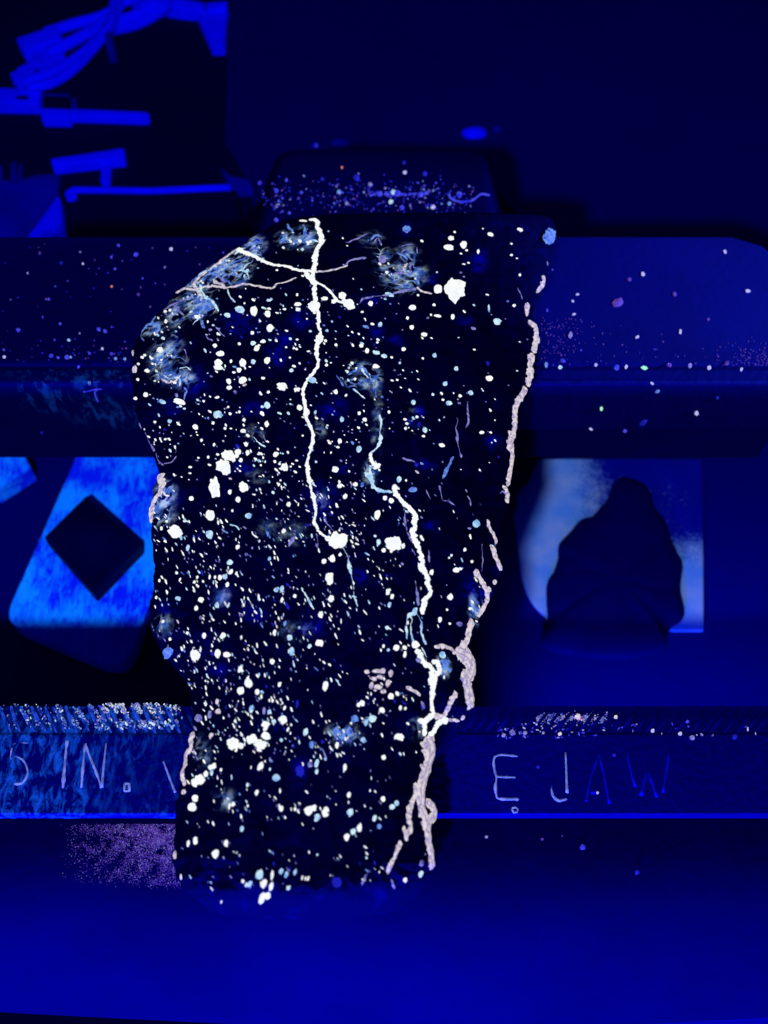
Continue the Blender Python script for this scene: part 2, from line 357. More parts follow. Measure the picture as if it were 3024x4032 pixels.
# moving jaw casting: a rounded back that falls away towards the viewer
V = []; F = []; cols = 40; rows = 26
yB0 = at(1512, 3224, -0.005).y
DE = depth(at(1512, 4010, -0.0275))
def endpy(px): return float(np.interp(px, [-400, 0, 500, 1000, 1400, 2200, 2500, 3000, 3400], [3962, 3986, 4012, 4036, 4060, 4060, 4034, 4008, 3990]))
for i in range(rows+1):
    s = i/rows; z = -0.0030-0.0245*s**3.2
    for j in range(cols+1):
        t = j/cols; px = 1512+(nx0+(nx1-nx0)*t)*FP/DE
        e = at(px, endpy(px), -0.0275)
        y = yB0+(e.y-yB0)*s
        V.append((nx0+(nx1-nx0)*t, y, z))
def gi(i, j): return i*(cols+1)+j
for i in range(rows):
    for j in range(cols):
        F.append([gi(i, j), gi(i, j+1), gi(i+1, j+1), gi(i+1, j)])
base = len(V)
for j in range(cols+1):
    V.append((V[gi(rows, j)][0], V[gi(rows, j)][1]+0.004, -0.06))
for j in range(cols+1):
    V.append((V[gi(0, j)][0], yN0+0.0002, -0.06))
for j in range(cols):
    F.append([gi(rows, j), gi(rows, j+1), base+j+1, base+j])
    F.append([base+j, base+j+1, base+cols+1+j+1, base+cols+1+j])
top2 = len(V)
for j in range(cols+1): V.append((V[gi(0, j)][0], yB0+0.0012, -0.0162))
for j in range(cols+1): V.append((V[gi(0, j)][0], yN0+0.0002, -0.0162))
for j in range(cols):
    F.append([gi(0, j), gi(0, j+1), top2+j+1, top2+j])
    F.append([top2+j, top2+j+1, top2+cols+1+j+1, top2+cols+1+j])
    F.append([base+cols+1+j, base+cols+2+j, top2+cols+2+j, top2+cols+1+j])
for j, sgn in ((0, 1), (cols, -1)):
    F.append([gi(i, j) for i in range(rows+1)]+[base+j, base+cols+1+j, top2+cols+1+j, top2+j])
mj = vpart(link('moving_jaw', mesh_of('moving_jaw', V, F, False), M['cast'])); mj.data.materials.append(M['shade_dark'])
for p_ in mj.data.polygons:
    if abs(p_.normal.z) < 0.3: p_.material_index = 1            # casting sides coloured near-black to stand for shade
mj.data.polygons.foreach_set('use_smooth', [len(p.vertices) == 4 and abs(p.normal.z) > 0.2 for p in mj.data.polygons])
vpart(prism('shade_block', round_poly([(-0.10, -0.150), (-0.012, -0.150), (-0.012, -0.080), (-0.10, -0.080)], 0.01), -0.085, -0.0605, M['shade_dark'], None, 0.002, 2))  # added dark block that hides bench lit by the low fill lamp
vpart(prism('slide_bar', [(-0.020, -0.11), (0.016, -0.11), (0.016, yF1+0.02), (-0.020, yF1+0.02)], BZ+0.0125, -0.0603, M['darkiron'], None, 0.002, 2))

# teeth on the near jaw plate
def tooth_mesh(name, lean):
    L_ = (yN0-yN1)*1.0; w = 0.0011; h = 0.0008
    V = []; n = 5
    for i in range(n):
        t = i/(n-1); y = -L_*t; x = lean*L_*(t-0.5); k = 1-0.5*abs(2*t-1)**3
        V += [(x-w*0.5*k, y, -0.0002), (x-w*0.15, y, h*k), (x+w*0.2, y, h*0.8*k), (x+w*0.5*k, y, -0.0002)]
    F = []
    for i in range(n-1):
        for k in range(3): F.append([i*4+k, i*4+k+1, i*4+4+k+1, i*4+4+k])
    F += [[0, 1, 2, 3], [(n-1)*4+k for k in (3, 2, 1, 0)]]
    return mesh_of(name, V, F)
tm = {}
for lean, nm in ((0.55, 'left'), (-0.75, 'right')):
    for mt in ('tooth_pale', 'tooth_dim'):
        me = tooth_mesh('tooth_'+nm+mt, lean); me.materials.append(M[mt]); tm[(nm, mt)] = me
sl = math.atan2(0.0012, yN0-yN1)
def tooth(px):
    p = at(px, 2768)
    side = 'left' if px < 1500 else 'right'
    mt = 'tooth_pale' if px < 720 else 'tooth_dim'
    o = link('tooth', tm[(side, mt)]); vpart(o, npl)
    o.location = (p.x, yN0-0.0002, -0.0015); o.rotation_euler = (-sl*0.9, 0, random.uniform(-0.08, 0.08)); o.scale = (random.uniform(0.85, 1.2), random.uniform(0.9, 1.0), random.uniform(0.6, 1.2))
px = -20
while px < 3060:
    if px < 780 or px > 1840: tooth(px)
    px += 44
# stamped lettering: 5 IN. W... E JAW
def stroke(zoom, pts, w, mat, name='letter', closed=False):
    P = [zpt(zoom, *p) for p in pts]
    if closed: P.append(P[0])
    if len(P) > 3 and not closed:
        P = [(q.x, q.y) for q in smooth_line([(x, y, 0) for x, y in P], 14)]
    ln = []
    for a, b in zip(P[:-1], P[1:]):
        n = max(2, int(math.dist(a, b)/18))
        ln += [(a[0]+(b[0]-a[0])*i/n, a[1]+(b[1]-a[1])*i/n) for i in range(n)]
    ln.append(P[-1])
    pts3 = [at(x, y, -0.0001) for x, y in ln]
    wid = [w*(0.85+0.8*noise.noise(Vector((x*0.035, y*0.035, 1)))) for x, y in ln]
    return pts3, wid
def letter(strokes, w, mat):
    V = []; root = None
    bmj = bmesh.new()
    for zoom, pts, closed in strokes:
        p3, wd = stroke(zoom, pts, w, mat, closed=closed)
        o = ribbon('letter', p3, [Vector((0, 0, 1))]*len(p3), wd, 0.5, M[mat])
        bmj.from_mesh(o.data); me = o.data; bpy.data.objects.remove(o); bpy.data.meshes.remove(me)
    me = bpy.data.meshes.new('letter'); bmj.to_mesh(me); bmj.free()
    return vpart(link('letter', me, M[mat]), npl)
LW = 0.00022
letter([(Z4, [(212, 512), (150, 506), (100, 516), (82, 570), (78, 628), (110, 604)], False), (Z4, [(110, 604), (165, 630), (195, 685), (198, 740), (160, 800), (105, 803)], False)], LW, 'mark')
letter([(Z4, [(488, 490), (476, 600), (466, 720), (456, 832)], False)], LW*1.5, 'mark')
letter([(Z4, [(590, 832), (602, 680), (618, 520)], False), (Z4, [(622, 512), (645, 590), (690, 700), (738, 832)], False), (Z4, [(738, 832), (752, 680), (770, 512)], False)], LW*1.2, 'mark')
letter([(Z4, [(903, 802), (938, 802), (938, 856), (903, 856)], True)], LW, 'mark')
letter([(Z4, [(1185, 640), (1215, 720), (1245, 800), (1272, 866)], False)], LW*1.1, 'mark')
letter([(Z5, [(424, 411), (330, 405), (305, 430), (312, 490), (320, 512), (314, 560), (320, 608), (336, 620), (428, 622)], False), (Z5, [(320, 512), (412, 515)], False)], LW*1.2, 'mark')
letter([(Z5, [(660, 393), (664, 490), (668, 592)], False), (Z5, [(590, 560), (598, 606), (630, 630), (666, 620)], False)], LW*1.1, 'mark')
letter([(Z5, [(762, 634), (780, 540), (796, 480), (826, 400)], False), (Z5, [(826, 400), (850, 500), (878, 645)], False), (Z5, [(785, 588), (822, 590)], False)], LW*1.3, 'markdim')
letter([(Z5, [(962, 395), (985, 490), (1006, 562)], False), (Z5, [(1032, 605), (1062, 478)], False), (Z5, [(1064, 478), (1090, 545), (1112, 612)], False), (Z5, [(1140, 590), (1156, 500), (1172, 395)], False)], LW*1.5, 'markdim')
letter([(Z5, [(396, 668), (412, 662), (426, 672), (422, 686), (404, 688)], True)], LW*0.8, 'mark')

# ------------------------------------------------------------------ things on the bench, seen between and behind the jaws
bw = pxprism('wooden_board', round_poly([(345, 1690), (760, 1690), (640, 2230), (510, 2600), (430, 2625), (60, 2470), (22, 2420)], 70), BZ+0.0003, 0.007, M['wood'], None, 0.0006)
tag(bw, 'bleached wooden board with streaky grain lying between the vise jaws', 'board')
nut = pxprism('steel_block', [(340, 1948), (556, 2142), (368, 2338), (172, 2114)], BZ+0.0075, 0.006, M['darkiron'], None, 0.0006)
tag(nut, 'dark square steel block resting on the bleached wooden board', 'block')
cb = pxprism('wooden_offcut', [(-120, 1740), (0, 1765), (95, 1790), (122, 1838), (-20, 1930), (-200, 1990)], BZ+0.0003, 0.008, M['wood'], None, 0.0006)
tag(cb, 'corner of a bright blue wooden offcut below the far jaw', 'offcut')
sheet_poly = [zpt(Z6, *p) for p in [(380, 150), (1290, 150), (1300, 700), (1302, 1105), (500, 1105), (436, 1040), (350, 950), (300, 840), (275, 700), (262, 560), (246, 470), (262, 400), (268, 335), (320, 285)]]
sheet_poly = sheet_poly[:5]+[(q.x, q.y) for q in smooth_line([(x, y, 0) for x, y in sheet_poly[5:]], 14)]
ps = pxprism('pale_sheet', sheet_poly, BZ+0.0003, 0.0015, M['palesheet'], None, 0.0003)
tag(ps, 'pale curling sheet lying on the bench below the open jaws', 'sheet')
# dark pointed lump added in place of a shadow across the sheet
shadow_poly = [zpt(Z6, *p) for p in [(850, 250), (800, 290), (765, 380), (725, 420), (680, 472), (615, 490), (555, 560), (497, 625), (493, 690), (470, 770), (430, 850), (432, 1040), (420, 1200), (800, 1260), (1080, 1210), (1095, 1110), (1180, 1045), (1195, 980), (1172, 880), (1185, 740), (1140, 640), (1115, 570), (1085, 490), (1030, 420), (1000, 330), (940, 275)]]
def lump(name, poly, z0, h, mat):
    P = [at(x, y, z0+h*0.35) for x, y in poly]; c = sum(P, Vector())/len(P)
    V = []; F = []; n = len(P); rings = [(1.0, 0.0), (1.0, 0.3), (0.94, 0.62), (0.75, 0.85), (0.45, 0.97), (0.15, 1.0)]
    for k, (r, hh) in enumerate(rings):
        for i, p in enumerate(P):
            q = c+(p-c)*r; q.z = z0+h*hh
            if k > 1: q.z += h*0.12*noise.noise(q*300)
            V.append(q)
        if k:
            for i in range(n): F.append([(k-1)*n+i, (k-1)*n+(i+1) % n, k*n+(i+1) % n, k*n+i])
    F.append(list(range(n))); F.append([(len(rings)-1)*n+i for i in range(n)])
    return link(name, mesh_of(name, V, F, True), mat)
shadow_poly = [(q.x+3*noise.noise(Vector((q.x*0.03, q.y*0.03, 0))), q.y+3*noise.noise(Vector((q.x*0.03, q.y*0.03, 5)))) for q in smooth_line([(x, y, 0) for x, y in shadow_poly+shadow_poly[:1]], 14)[:-1]]
lp = lump('shadow_lump', shadow_poly, BZ+0.0019, 0.004, M['lump'])
tag(lp, 'dark pointed slab standing in for a shadow on the pale sheet', 'stone')  # not a real stone; added in place of a shadow

MATZ = BZ+0.0022
mt_ = pxprism('dark_mat', [(-500, -300), (905, -300), (890, 190), (880, 560), (990, 745), (990, 960), (-500, 960)], BZ+0.0002, 0.002, M['mat'])
tag(mt_, 'dark rubber mat under the cable bundle behind the vise', 'mat')
cbz = MATZ+0.004
cables = tag(empty('cable_bundle', at(430, 110, MATZ)), 'bundle of pale flat cables tied in the middle with loose plug ends', 'cables')
bpy.context.view_layer.update()
def cpart(o, th): o.parent = th; o.matrix_parent_inverse = Matrix.Translation(-th.location); return o
def cable(pts, r, z=cbz, dz=0.0):
    ln = smooth_line([(p[0], p[1], 0) for p in pts], 20)
    n = len(ln); P = [at(q.x, q.y, z+dz+0.004*math.exp(-((i/n-0.75)*4)**2)) for i, q in enumerate(ln)]
    return cpart(tube('cable', P, r, M['plastic']), cables)
cable([(180, 130), (290, 95), (400, 65), (470, 20), (500, -60)], 0.0022)
cable([(190, 205), (290, 160), (400, 95), (460, 40), (480, -60)], 0.0022, dz=0.002)
cable([(75, 285), (160, 240), (260, 185), (380, 115), (450, 50), (520, -50)], 0.0016, dz=0.001)
cable([(85, 325), (190, 290), (290, 235), (390, 150), (440, 60), (470, -60)], 0.0019, dz=0.003)
cable([(110, 345), (210, 325), (310, 255), (400, 150), (440, 80), (455, -60)], 0.0018, dz=0.005)
cable([(430, 120), (520, 100), (590, 70), (650, 25), (690, -60)], 0.0022, dz=0.001)
cable([(430, 90), (500, 70), (570, 40), (620, 0), (650, -60)], 0.0019, dz=0.003)
cable([(430, 75), (470, 20), (560, -20), (620, -70)], 0.0019, dz=0.004)
for poly in ([(62, 148), (215, 98), (240, 120), (235, 150), (92, 200)], [(122, 212), (235, 180), (255, 215), (150, 262)], [(35, 287), (120, 250), (140, 272), (65, 315)]):
    cpart(pxprism('plug', poly, MATZ+0.0002, 0.006, M['plastic'], None, 0.0008), cables)
cpart(pxprism('cable_tie', [(402, 88), (432, 84), (436, 138), (406, 140)], MATZ+0.0002, 0.013, M['plasticdim'], None, 0.0005), cables)
def bgthing(name, label, cat, parts, group=None):
    c = parts[0][1][0]
    e = tag(empty(name, at(c[0], c[1], MATZ)), label, cat, group); bpy.context.view_layer.update()
    for nm, poly, h, mat in parts:
        cpart(pxprism(nm, poly, MATZ+0.0002, h, M[mat], None, min(h*0.2, 0.0006)), e)
    return e
bgthing('shelf_bracket', 'pale angled bracket with stepped arm behind the cables', 'bracket', [('arm', [(500, -30), (620, -25), (806, 8), (803, 38), (700, 28), (520, -5)], 0.006, 'plastic'), ('collar', [(812, 8), (895, 2), (892, 26), (812, 38)], 0.007, 'plastic'), ('foot', [(775, 50), (892, 28), (884, 178), (832, 180), (805, 120)], 0.005, 'plastic')])
bgthing('usb_plug', 'pale flat plug with a dark slot beside the clear box', 'plug', [('shell', [(-60, 342), (162, 350), (152, 402), (-60, 398)], 0.006, 'plastic'), ('slot', [(62, 374), (112, 374), (110, 388), (62, 388)], 0.0065, 'black')])
bgthing('clear_box', 'small dim clear box standing against the pale rod', 'box', [('body', [(166, 370), (272, 374), (276, 424), (164, 424)], 0.005, 'black'), ('rim', [(166, 366), (272, 370), (272, 376), (166, 372)], 0.0055, 'plasticdim'), ('clip', [(280, 382), (300, 382), (298, 422), (278, 420)], 0.005, 'plasticdim')])
bgthing('pale_rod', 'straight pale rod lying in front of the clear box', 'rod', [('grip', [(162, 424), (275, 428), (275, 462), (160, 460)], 0.005, 'plastic'), ('shaft', [(275, 426), (560, 438), (588, 444), (584, 460), (560, 462), (275, 452)], 0.004, 'plastic')])
bgthing('pale_ruler', 'short pale slanting bar with a small post under it', 'bar', [('bar', [(198, 624), (480, 582), (490, 586), (488, 618), (205, 650)], 0.005, 'plastic'), ('post', [(398, 644), (437, 638), (430, 716), (394, 712)], 0.003, 'plastic')])
for i, (x0, x1, y0) in enumerate(((-8, 8, 650), (46, 62, 636), (74, 86, 640))):
    tag(pxprism('pale_peg', [(x0, y0), (x1, y0), (x1-4, y0+62), (x0-6, y0+66)], MATZ+0.0002, 0.003, M['plasticdim'], None, 0.0004), ['stout dim peg standing farthest from the slanting bar', 'middle dim peg of three beside the slanting bar', 'thinnest dim peg, next to the slanting bar'][i], 'peg', 'pegs beside the slanting bar')
tag(pxprism('pale_strip', [(-40, 738), (50, 728), (62, 752), (-40, 778)], MATZ+0.0002, 0.003, M['plastic'], None, 0.0005), 'short pale strip at the edge of the dark mat', 'strip')
bgthing('dark_tray', 'low dark tray with a bright pale rim behind the far jaw', 'tray', [('wall', [(300, 750), (930, 746), (960, 960), (300, 960)], 0.004, 'mat'), ('rim', [(250, 756), (285, 732), (600, 736), (905, 722), (910, 738), (600, 752), (290, 748)], 0.0055, 'plastic'), ('end_wall', [(868, 652), (905, 690), (985, 705), (1000, 746), (930, 746), (912, 736)], 0.004, 'plasticdim')])
bgthing('folded_card', 'bright folded card with an arched cutout standing by the tray', 'card', [('left_leg', [(228, 766), (236, 780), (206, 880), (175, 905), (158, 942), (100, 942)], 0.006, 'plastic'), ('right_leg', [(228, 766), (238, 800), (250, 942), (226, 942), (222, 900), (204, 882)], 0.0058, 'plastic')])
bag_poly = [(-60, 700), (60, 720), (150, 690), (240, 690), (225, 768), (95, 942), (-60, 942)]
bl = lump('plastic_bag', bag_poly, MATZ, 0.004, M['plasticdim'])
tag(bl, 'dim crumpled plastic bag behind the folded card', 'bag')
for (x, y, rx, ry, zz, lab) in ((295, 228, 30, 15, BZ, 0), (345, 205, 32, 15, BZ, 0), (430, 160, 22, 12, BZ, 0), (560, 145, 48, 14, BZ, 0), (1235, 95, 62, 27, BZ, 1), (1350, 78, 24, 12, BZ, 0)):
    X, Y = zpt(Z8, x, y)
    poly = [(X+rx/1.276*math.cos(a)*(1+0.25*noise.noise(Vector((X, a, 0)))), Y+ry/1.276*math.sin(a)*(1+0.3*noise.noise(Vector((Y, a, 3))))) for a in [2*math.pi*k/12 for k in range(12)]]
    o = lump('stone_chip', poly, zz, 0.0025, M['plastic'] if lab else M['plasticdim'])
    if lab: tag(o, 'bright rounded chip on the bare bench behind the rock', 'chip')
    else: tag(o, {295: 'dim oval chip touching another chip on the bench by the mat', 345: 'dim oval chip lying just behind its touching neighbour', 430: 'small round dim chip alone between the touching pair and the long chip', 560: 'long thin dim chip on the bench behind the dusty anvil', 1350: 'tiny faint chip next to the bright rounded chip'}[x], 'chip', 'dim chips on the bench behind the vise')

# ------------------------------------------------------------------ the rock
rowsd = [(838, 1500, 2040), (846, 1250, 2130), (862, 1130, 2172), (890, 1065, 2188), (930, 1000, 2192), (980, 935, 2180), (1030, 850, 2168), (1100, 760, 2152), (1160, 690, 2122),
         (1230, 628, 2092), (1300, 560, 2112), (1370, 524, 2122), (1480, 518, 2108), (1600, 530, 2064), (1700, 556, 2032), (1800, 608, 2016), (1850, 626, 2010),
         (1900, 612, 2006), (1980, 598, 1998), (2060, 595, 1980), (2150, 600, 1978), (2230, 606, 1980), (2300, 606, 1950), (2400, 590, 1912), (2480, 592, 1882),
         (2560, 636, 1852), (2620, 690, 1852), (2700, 738, 1864), (2780, 758, 1862), (2830, 762, 1832), (2900, 752, 1724), (2960, 735, 1708), (3020, 718, 1702),
         (3100, 706, 1692), (3200, 690, 1712), (3300, 684, 1718), (3400, 680, 1712), (3450, 690, 1690), (3500, 720, 1642), (3550, 800, 1562), (3585, 930, 1430), (3600, 1060, 1290)]
ry_ = np.array([r[0] for r in rowsd], float); rl = np.array([r[1] for r in rowsd], float); rr = np.array([r[2] for r in rowsd], float)
NR, NC = 330, 190
# even spacing in y but tighter at both ends
ss = np.linspace(0, 1, NR+1); pys = 838+(3600-838)*(ss-0.035*np.sin(2*np.pi*ss)/1.0*0.9)
crust_spots = [(789, 1105, 62, 50, 1), (770, 1187, 52, 40, 1), (812, 1207, 40, 30, 1), (910, 1052, 75, 45, .9), (850, 1075, 60, 50, .9), (1001, 966, 42, 40, .8), (943, 1091, 40, 35, .8), (950, 1010, 40, 30, .8),
               (1146, 941, 52, 32, .8), (1199, 941, 48, 42, .8), (591, 1289, 48, 28, 1), (659, 1424, 62, 72, 1.1), (712, 1482, 52, 42, 1), (775, 1240, 36, 20, .9),
               (1592, 1084, 80, 62, .85), (1542, 1059, 60, 50, .7), (1510, 1014, 40, 35, .7), (1605, 1008, 50, 45, .6), (1460, 940, 60, 40, .35), (1415, 1451, 55, 32, .6), (1409, 1508, 50, 26, .9), (1475, 1500, 30, 60, .6),
               (650, 1940, 42, 45, .8), (640, 2010, 45, 50, 1.1), (1742, 2626, 30, 40, .9), (1358, 2891, 65, 45, .7), (881, 3150, 60, 48, .5), (1265, 1969, 40, 60, .3), (700, 1345, 40, 40, .5), (1000, 1700, 60, 40, .3),
               (1260, 1690, 40, 40, .4), (1640, 2870, 40, 40, .6), (870, 2350, 40, 35, .5), (1490, 1680, 30, 90, .6), (1460, 1860, 30, 50, .7), (1020, 1870, 60, 40, .3), (1050, 2080, 50, 40, .35),
               (1170, 2480, 80, 60, .3), (1150, 2100, 90, 60, .3), (800, 2960, 35, 70, .5), (1870, 2400, 25, 60, .9), (1630, 1650, 30, 70, .3), (640, 2460, 40, 50, .5), (690, 1230, 40, 60, .6)]
blue_spots = [(693, 1351, 22, 24), (1185, 1260, 34, 26), (997, 1612, 36, 20), (678, 1607, 26, 18), (958, 1843, 32, 17), (1688, 1833, 26, 22), (1411, 2270, 24, 22), (1880, 1030, 30, 36), (1602, 904, 18, 20),
              (1180, 3036, 24, 32), (855, 2630, 26, 24), (934, 1274, 52, 36), (1001, 966, 45, 45), (660, 1960, 40, 50), (1873, 2332, 48, 40), (1485, 1305, 22, 16), (1560, 1340, 22, 16), (1650, 1620, 18, 18),
              (1350, 1845, 24, 16), (1265, 1970, 40, 50), (770, 1500, 40, 40), (1090, 1400, 30, 36), (1240, 2470, 28, 26), (1210, 2465, 24, 30), (1830, 1260, 24, 18), (1940, 1740, 30, 20), (1310, 1610, 40, 30),
              (870, 2350, 34, 30), (650, 2390, 22, 22), (1700, 2070, 24, 16), (1620, 1660, 18, 14), (1470, 1180, 30, 18), (1700, 1100, 26, 18), (1120, 1340, 24, 24), (1000, 2420, 30, 24)]
def spotsum(px, py, spots):
    v = 0.0
    for s in spots:
        d = ((px-s[0])/s[2])**2+((py-s[1])/s[3])**2
        if d < 4: v = max(v, (s[4] if len(s) > 4 else 1.0)*math.exp(-d*0.9))
    return v
V = []; F = []; crust = []; bsp = []
def rock_height(u, v, px, py):
    ZT = 0.0120
    ul = min(u/0.30, 1.0); ur = min((1-u)/0.32, 1.0)
    fl = 1-(1-ul)**1.8; fr = 1-(1-ur)**1.9
    ft = min(max((py-838)/330.0, 0), 1); ft = 0.12+0.88*ft**0.8 if ft > 0 else 0.0
    fb = min(max((3600-py)/120.0, 0), 1); fb = 1-(1-fb)**2.2
    h = ZT*min(fl, 1)*min(fr, 1)*fb*(0.25+0.75*ft)
    lf = 0.93+0.10*math.cos((py-1500)/900.0)
    return h*lf
EDGE = 0.0155
for i in range(NR+1):
    py = float(pys[i]); x0 = float(np.interp(py, ry_, rl)); x1 = float(np.interp(py, ry_, rr))
    jl = 9*noise.noise(Vector((py*0.02, 3.1, 0)))+5*noise.noise(Vector((py*0.07, 7.7, 0))); jr = 9*noise.noise(Vector((py*0.02, 13.1, 0)))+6*noise.noise(Vector((py*0.07, 27.7, 0)))
    x0 += jl; x1 += jr
    for j in range(NC+1):
        w = j/NC; u = w-0.05*math.sin(2*math.pi*w)
        px = x0+(x1-x0)*u
        h = rock_height(u, 0, px, py)
        q = Vector((px*0.004, py*0.004, 0))
        inside = min(1, min(u, 1-u)/0.06)*min(1, (py-838)/60)*min(1, (3600-py)/60)
        n = 0.0016*noise.noise(q)+0.0010*noise.noise(q*2.7+Vector((5, 1, 2)))+0.00045*noise.noise(q*7)+0.00022*noise.noise(q*17)+0.00012*noise.noise(q*37)
        z = EDGE+h+n*inside
        V.append(at(px, py, z))
        crust.append(spotsum(px, py, crust_spots)); bsp.append(spotsum(px, py, blue_spots))
def ri(i, j): return i*(NC+1)+j
for i in range(NR):
    for j in range(NC):
        F.append([ri(i, j), ri(i, j+1), ri(i+1, j+1), ri(i+1, j)])
nt_ = len(V); bidx = {}
SB = 10; bi = list(range(0, NR+1, SB)); bj = list(range(0, NC+1, SB))
# underside: flat belly at the jaw tops, rising to the rim (rim vertices shared, so it is closed)
for i in range(NR+1):
    for j in range(NC+1):
        if i in (0, NR) or j in (0, NC): bidx[(i, j)] = ri(i, j)
        else:
            e = min(min(i, NR-i)/22.0, min(j, NC-j)/18.0, 1.0)
            p = V[ri(i, j)]
            z = EDGE*(1-e)**1.6+0.0003
            bidx[(i, j)] = len(V); V.append(Vector((p.x, p.y, z)))
            crust.append(0); bsp.append(0)
for i in range(NR):
    for j in range(NC):
        F.append([bidx[(i, j)], bidx[(i+1, j)], bidx[(i+1, j+1)], bidx[(i, j+1)]])
rm = bpy.data.meshes.new('ore_rock'); rm.from_pydata([tuple(v) for v in V], [], F); rm.update()
rm.polygons.foreach_set('use_smooth', [True]*len(rm.polygons))
for nm, dat in (('crust', crust), ('bluespot', bsp)):
    a = rm.attributes.new(nm, 'FLOAT', 'POINT'); a.data.foreach_set('value', dat)
rock = link('ore_rock', rm, M['rock'])
tag(rock, 'dark speckled rock slab with glowing white veins resting across the vise jaws', 'rock')
bvh = BVHTree.FromPolygons(V, F[:NR*NC])
def onrock(px, py):
    d = raydir(px, py); r = bvh.ray_cast(CAM, d)
    if r[0] is None: return None
    n = r[1]
    if n.dot(d) > 0: n = -n
    return r[0], n, d

# --- veins
def vein(zoom, pts, w, mat='white', taper=0.0, name='vein', wob=0.28):
    P = [zpt(zoom, *p) for p in pts]; ln = smooth_line([(x, y, 0) for x, y in P], 4.5)
    p3 = []; nn = []; wd = []; n = len(ln)
    ph = random.random()*50
    for i, q in enumerate(ln):
        jx = 3.0*noise.noise(Vector((q.y*0.06, ph, 0)))+1.5*noise.noise(Vector((q.y*0.17, ph, 0))); jy = 3.0*noise.noise(Vector((q.x*0.06, ph+9, 0)))
        r = onrock(q.x+jx, q.y+jy)
        if r is None: continue
        k = 1+wob*noise.noise(Vector((i*0.21, ph, 2)))+wob*1.3*noise.noise(Vector((i*0.06, ph, 5)))
        if mat in ('lilac', 'pale', 'cyan'): k *= min(1.15, max(0.12, 0.75+1.5*noise.noise(Vector((i*0.11, ph+4, 8)))))
        t = i/max(1, n-1)
        k *= (1-taper*t)*min(1, 0.3+min(i, n-1-i)/3.0)
        p3.append(r[0]+r[1]*0.00003); nn.append(r[1]); wd.append(max(0.00004, w*0.62/zoom[2]*k*min(1.45, 0.9/max(0.3, abs(r[1].dot(r[2]))))*depth(r[0])/FP))
    if len(p3) < 3: return
    # smooth normals
    ns = [sum((nn[k] for k in range(max(0, i-3), min(len(nn), i+4))), Vector()).normalized() for i in range(len(nn))]
    if mat == 'cream': wd = [x_*(1.45 if w/zoom[2] > 24 else 1.15) for x_ in wd]
    ribbon(name, p3, ns, wd, 0.45, M[mat], rock, 0.6)
    if mat == 'cream' and w/zoom[2] > 18:                 # thin darker threads running along the thick veins
        for off in (-0.42, 0.30):
            q3 = []
            for i in range(len(p3)):
                t_ = (p3[min(i+1, len(p3)-1)]-p3[max(i-1, 0)]).normalized(); sd = t_.cross(ns[i]).normalized()
                q3.append(p3[i]+sd*(wd[i]*(off+0.25*noise.noise(Vector((i*0.12, ph, off)))))+ns[i]*(wd[i]*0.36))
            ribbon('vein', q3, ns, [x_*0.15 for x_ in wd], 0.5, M['creamdark'], rock, 0.6)
A_, B_, C_, D_, E_, F_ = ZA, ZB, ZC, ZD, ZE, ZF
vein(A_, [(1490, 32), (1545, 40), (1560, 100), (1590, 170), (1588, 220), (1550, 275), (1540, 350), (1527, 440), (1518, 505), (1540, 555), (1530, 610), (1540, 700), (1560, 800), (1565, 900), (1580, 960), (1555, 1050), (1550, 1130), (1560, 1200), (1530, 1270), (1480, 1330), (1440, 1420), (1445, 1500), (1462, 1600), (1462, 1650), (1505, 1735), (1520, 1815), (1500, 1895), (1475, 2005), (1480, 2115), (1505, 2235), (1530, 2335), (1540, 2425), (1530, 2485), (1560, 2565)], 26, 'white', 0.25)
vein(C_, [(1545, 1005), (1600, 1050), (1650, 1080)], 14, 'white')
vein(C_, [(1545, 1040), (1555, 1090), (1560, 1140)], 12, 'lilac')
vein(D_, [(270, 1015), (310, 1090), (330, 1190), (350, 1280), (360, 1380), (388, 1455)], 14, 'cyan', 0.3)
vein(D_, [(135, 795), (165, 850), (205, 905)], 12, 'lilac')
vein(A_, [(900, 262), (950, 295), (1040, 330), (1120, 375), (1200, 400), (1300, 410), (1380, 440), (1460, 450), (1525, 455)], 23, 'white')
vein(A_, [(1525, 455), (1590, 455), (1660, 445), (1730, 430), (1800, 405)], 13, 'cream', 0.4)
vein(B_, [(250, 315), (270, 290), (310, 270), (380, 260)], 9, 'lilac')
vein(A_, [(1460, 460), (1482, 500), (1540, 540)], 28, 'white')
vein(A_, [(1545, 540), (1610, 575), (1660, 620), (1720, 690), (1770, 715)], 14, 'white')
vein(A_, [(360, 668), (420, 622), (470, 597), (560, 603), (620, 582), (720, 577), (800, 586), (880, 576), (950, 556), (1050, 570), (1180, 592), (1222, 556), (1300, 541), (1382, 502)], 13, 'cream', 0.3)
vein(A_, [(600, 600), (640, 662), (700, 702), (752, 782)], 17, 'cyan')
vein(A_, [(905, 265), (830, 322), (745, 385), (685, 435), (605, 490), (545, 560), (585, 602)], 14, 'cream', 0.0)
vein(A_, [(820, 600), (842, 660), (885, 705)], 14, 'cyan')
vein(A_, [(690, 430), (780, 420), (880, 380), (970, 345)], 14, 'pale')
vein(A_, [(600, 520), (700, 470), (760, 500), (860, 560)], 13, 'pale')
vein(A_, [(300, 770), (350, 735), (420, 705), (480, 680), (560, 650)], 11, 'lilac')
vein(A_, [(380, 725), (430, 780), (465, 815)], 9, 'lilac')
vein(A_, [(120, 950), (150, 905), (200, 885), (260, 905), (240, 970)], 13, 'pale')
vein(A_, [(725, 905), (760, 945), (795, 985)], 10, 'lilac')
vein(A_, [(640, 965), (665, 1000), (700, 1025)], 14, 'lilac')
vein(A_, [(32, 1045), (45, 1090), (50, 1140)], 12, 'cream')
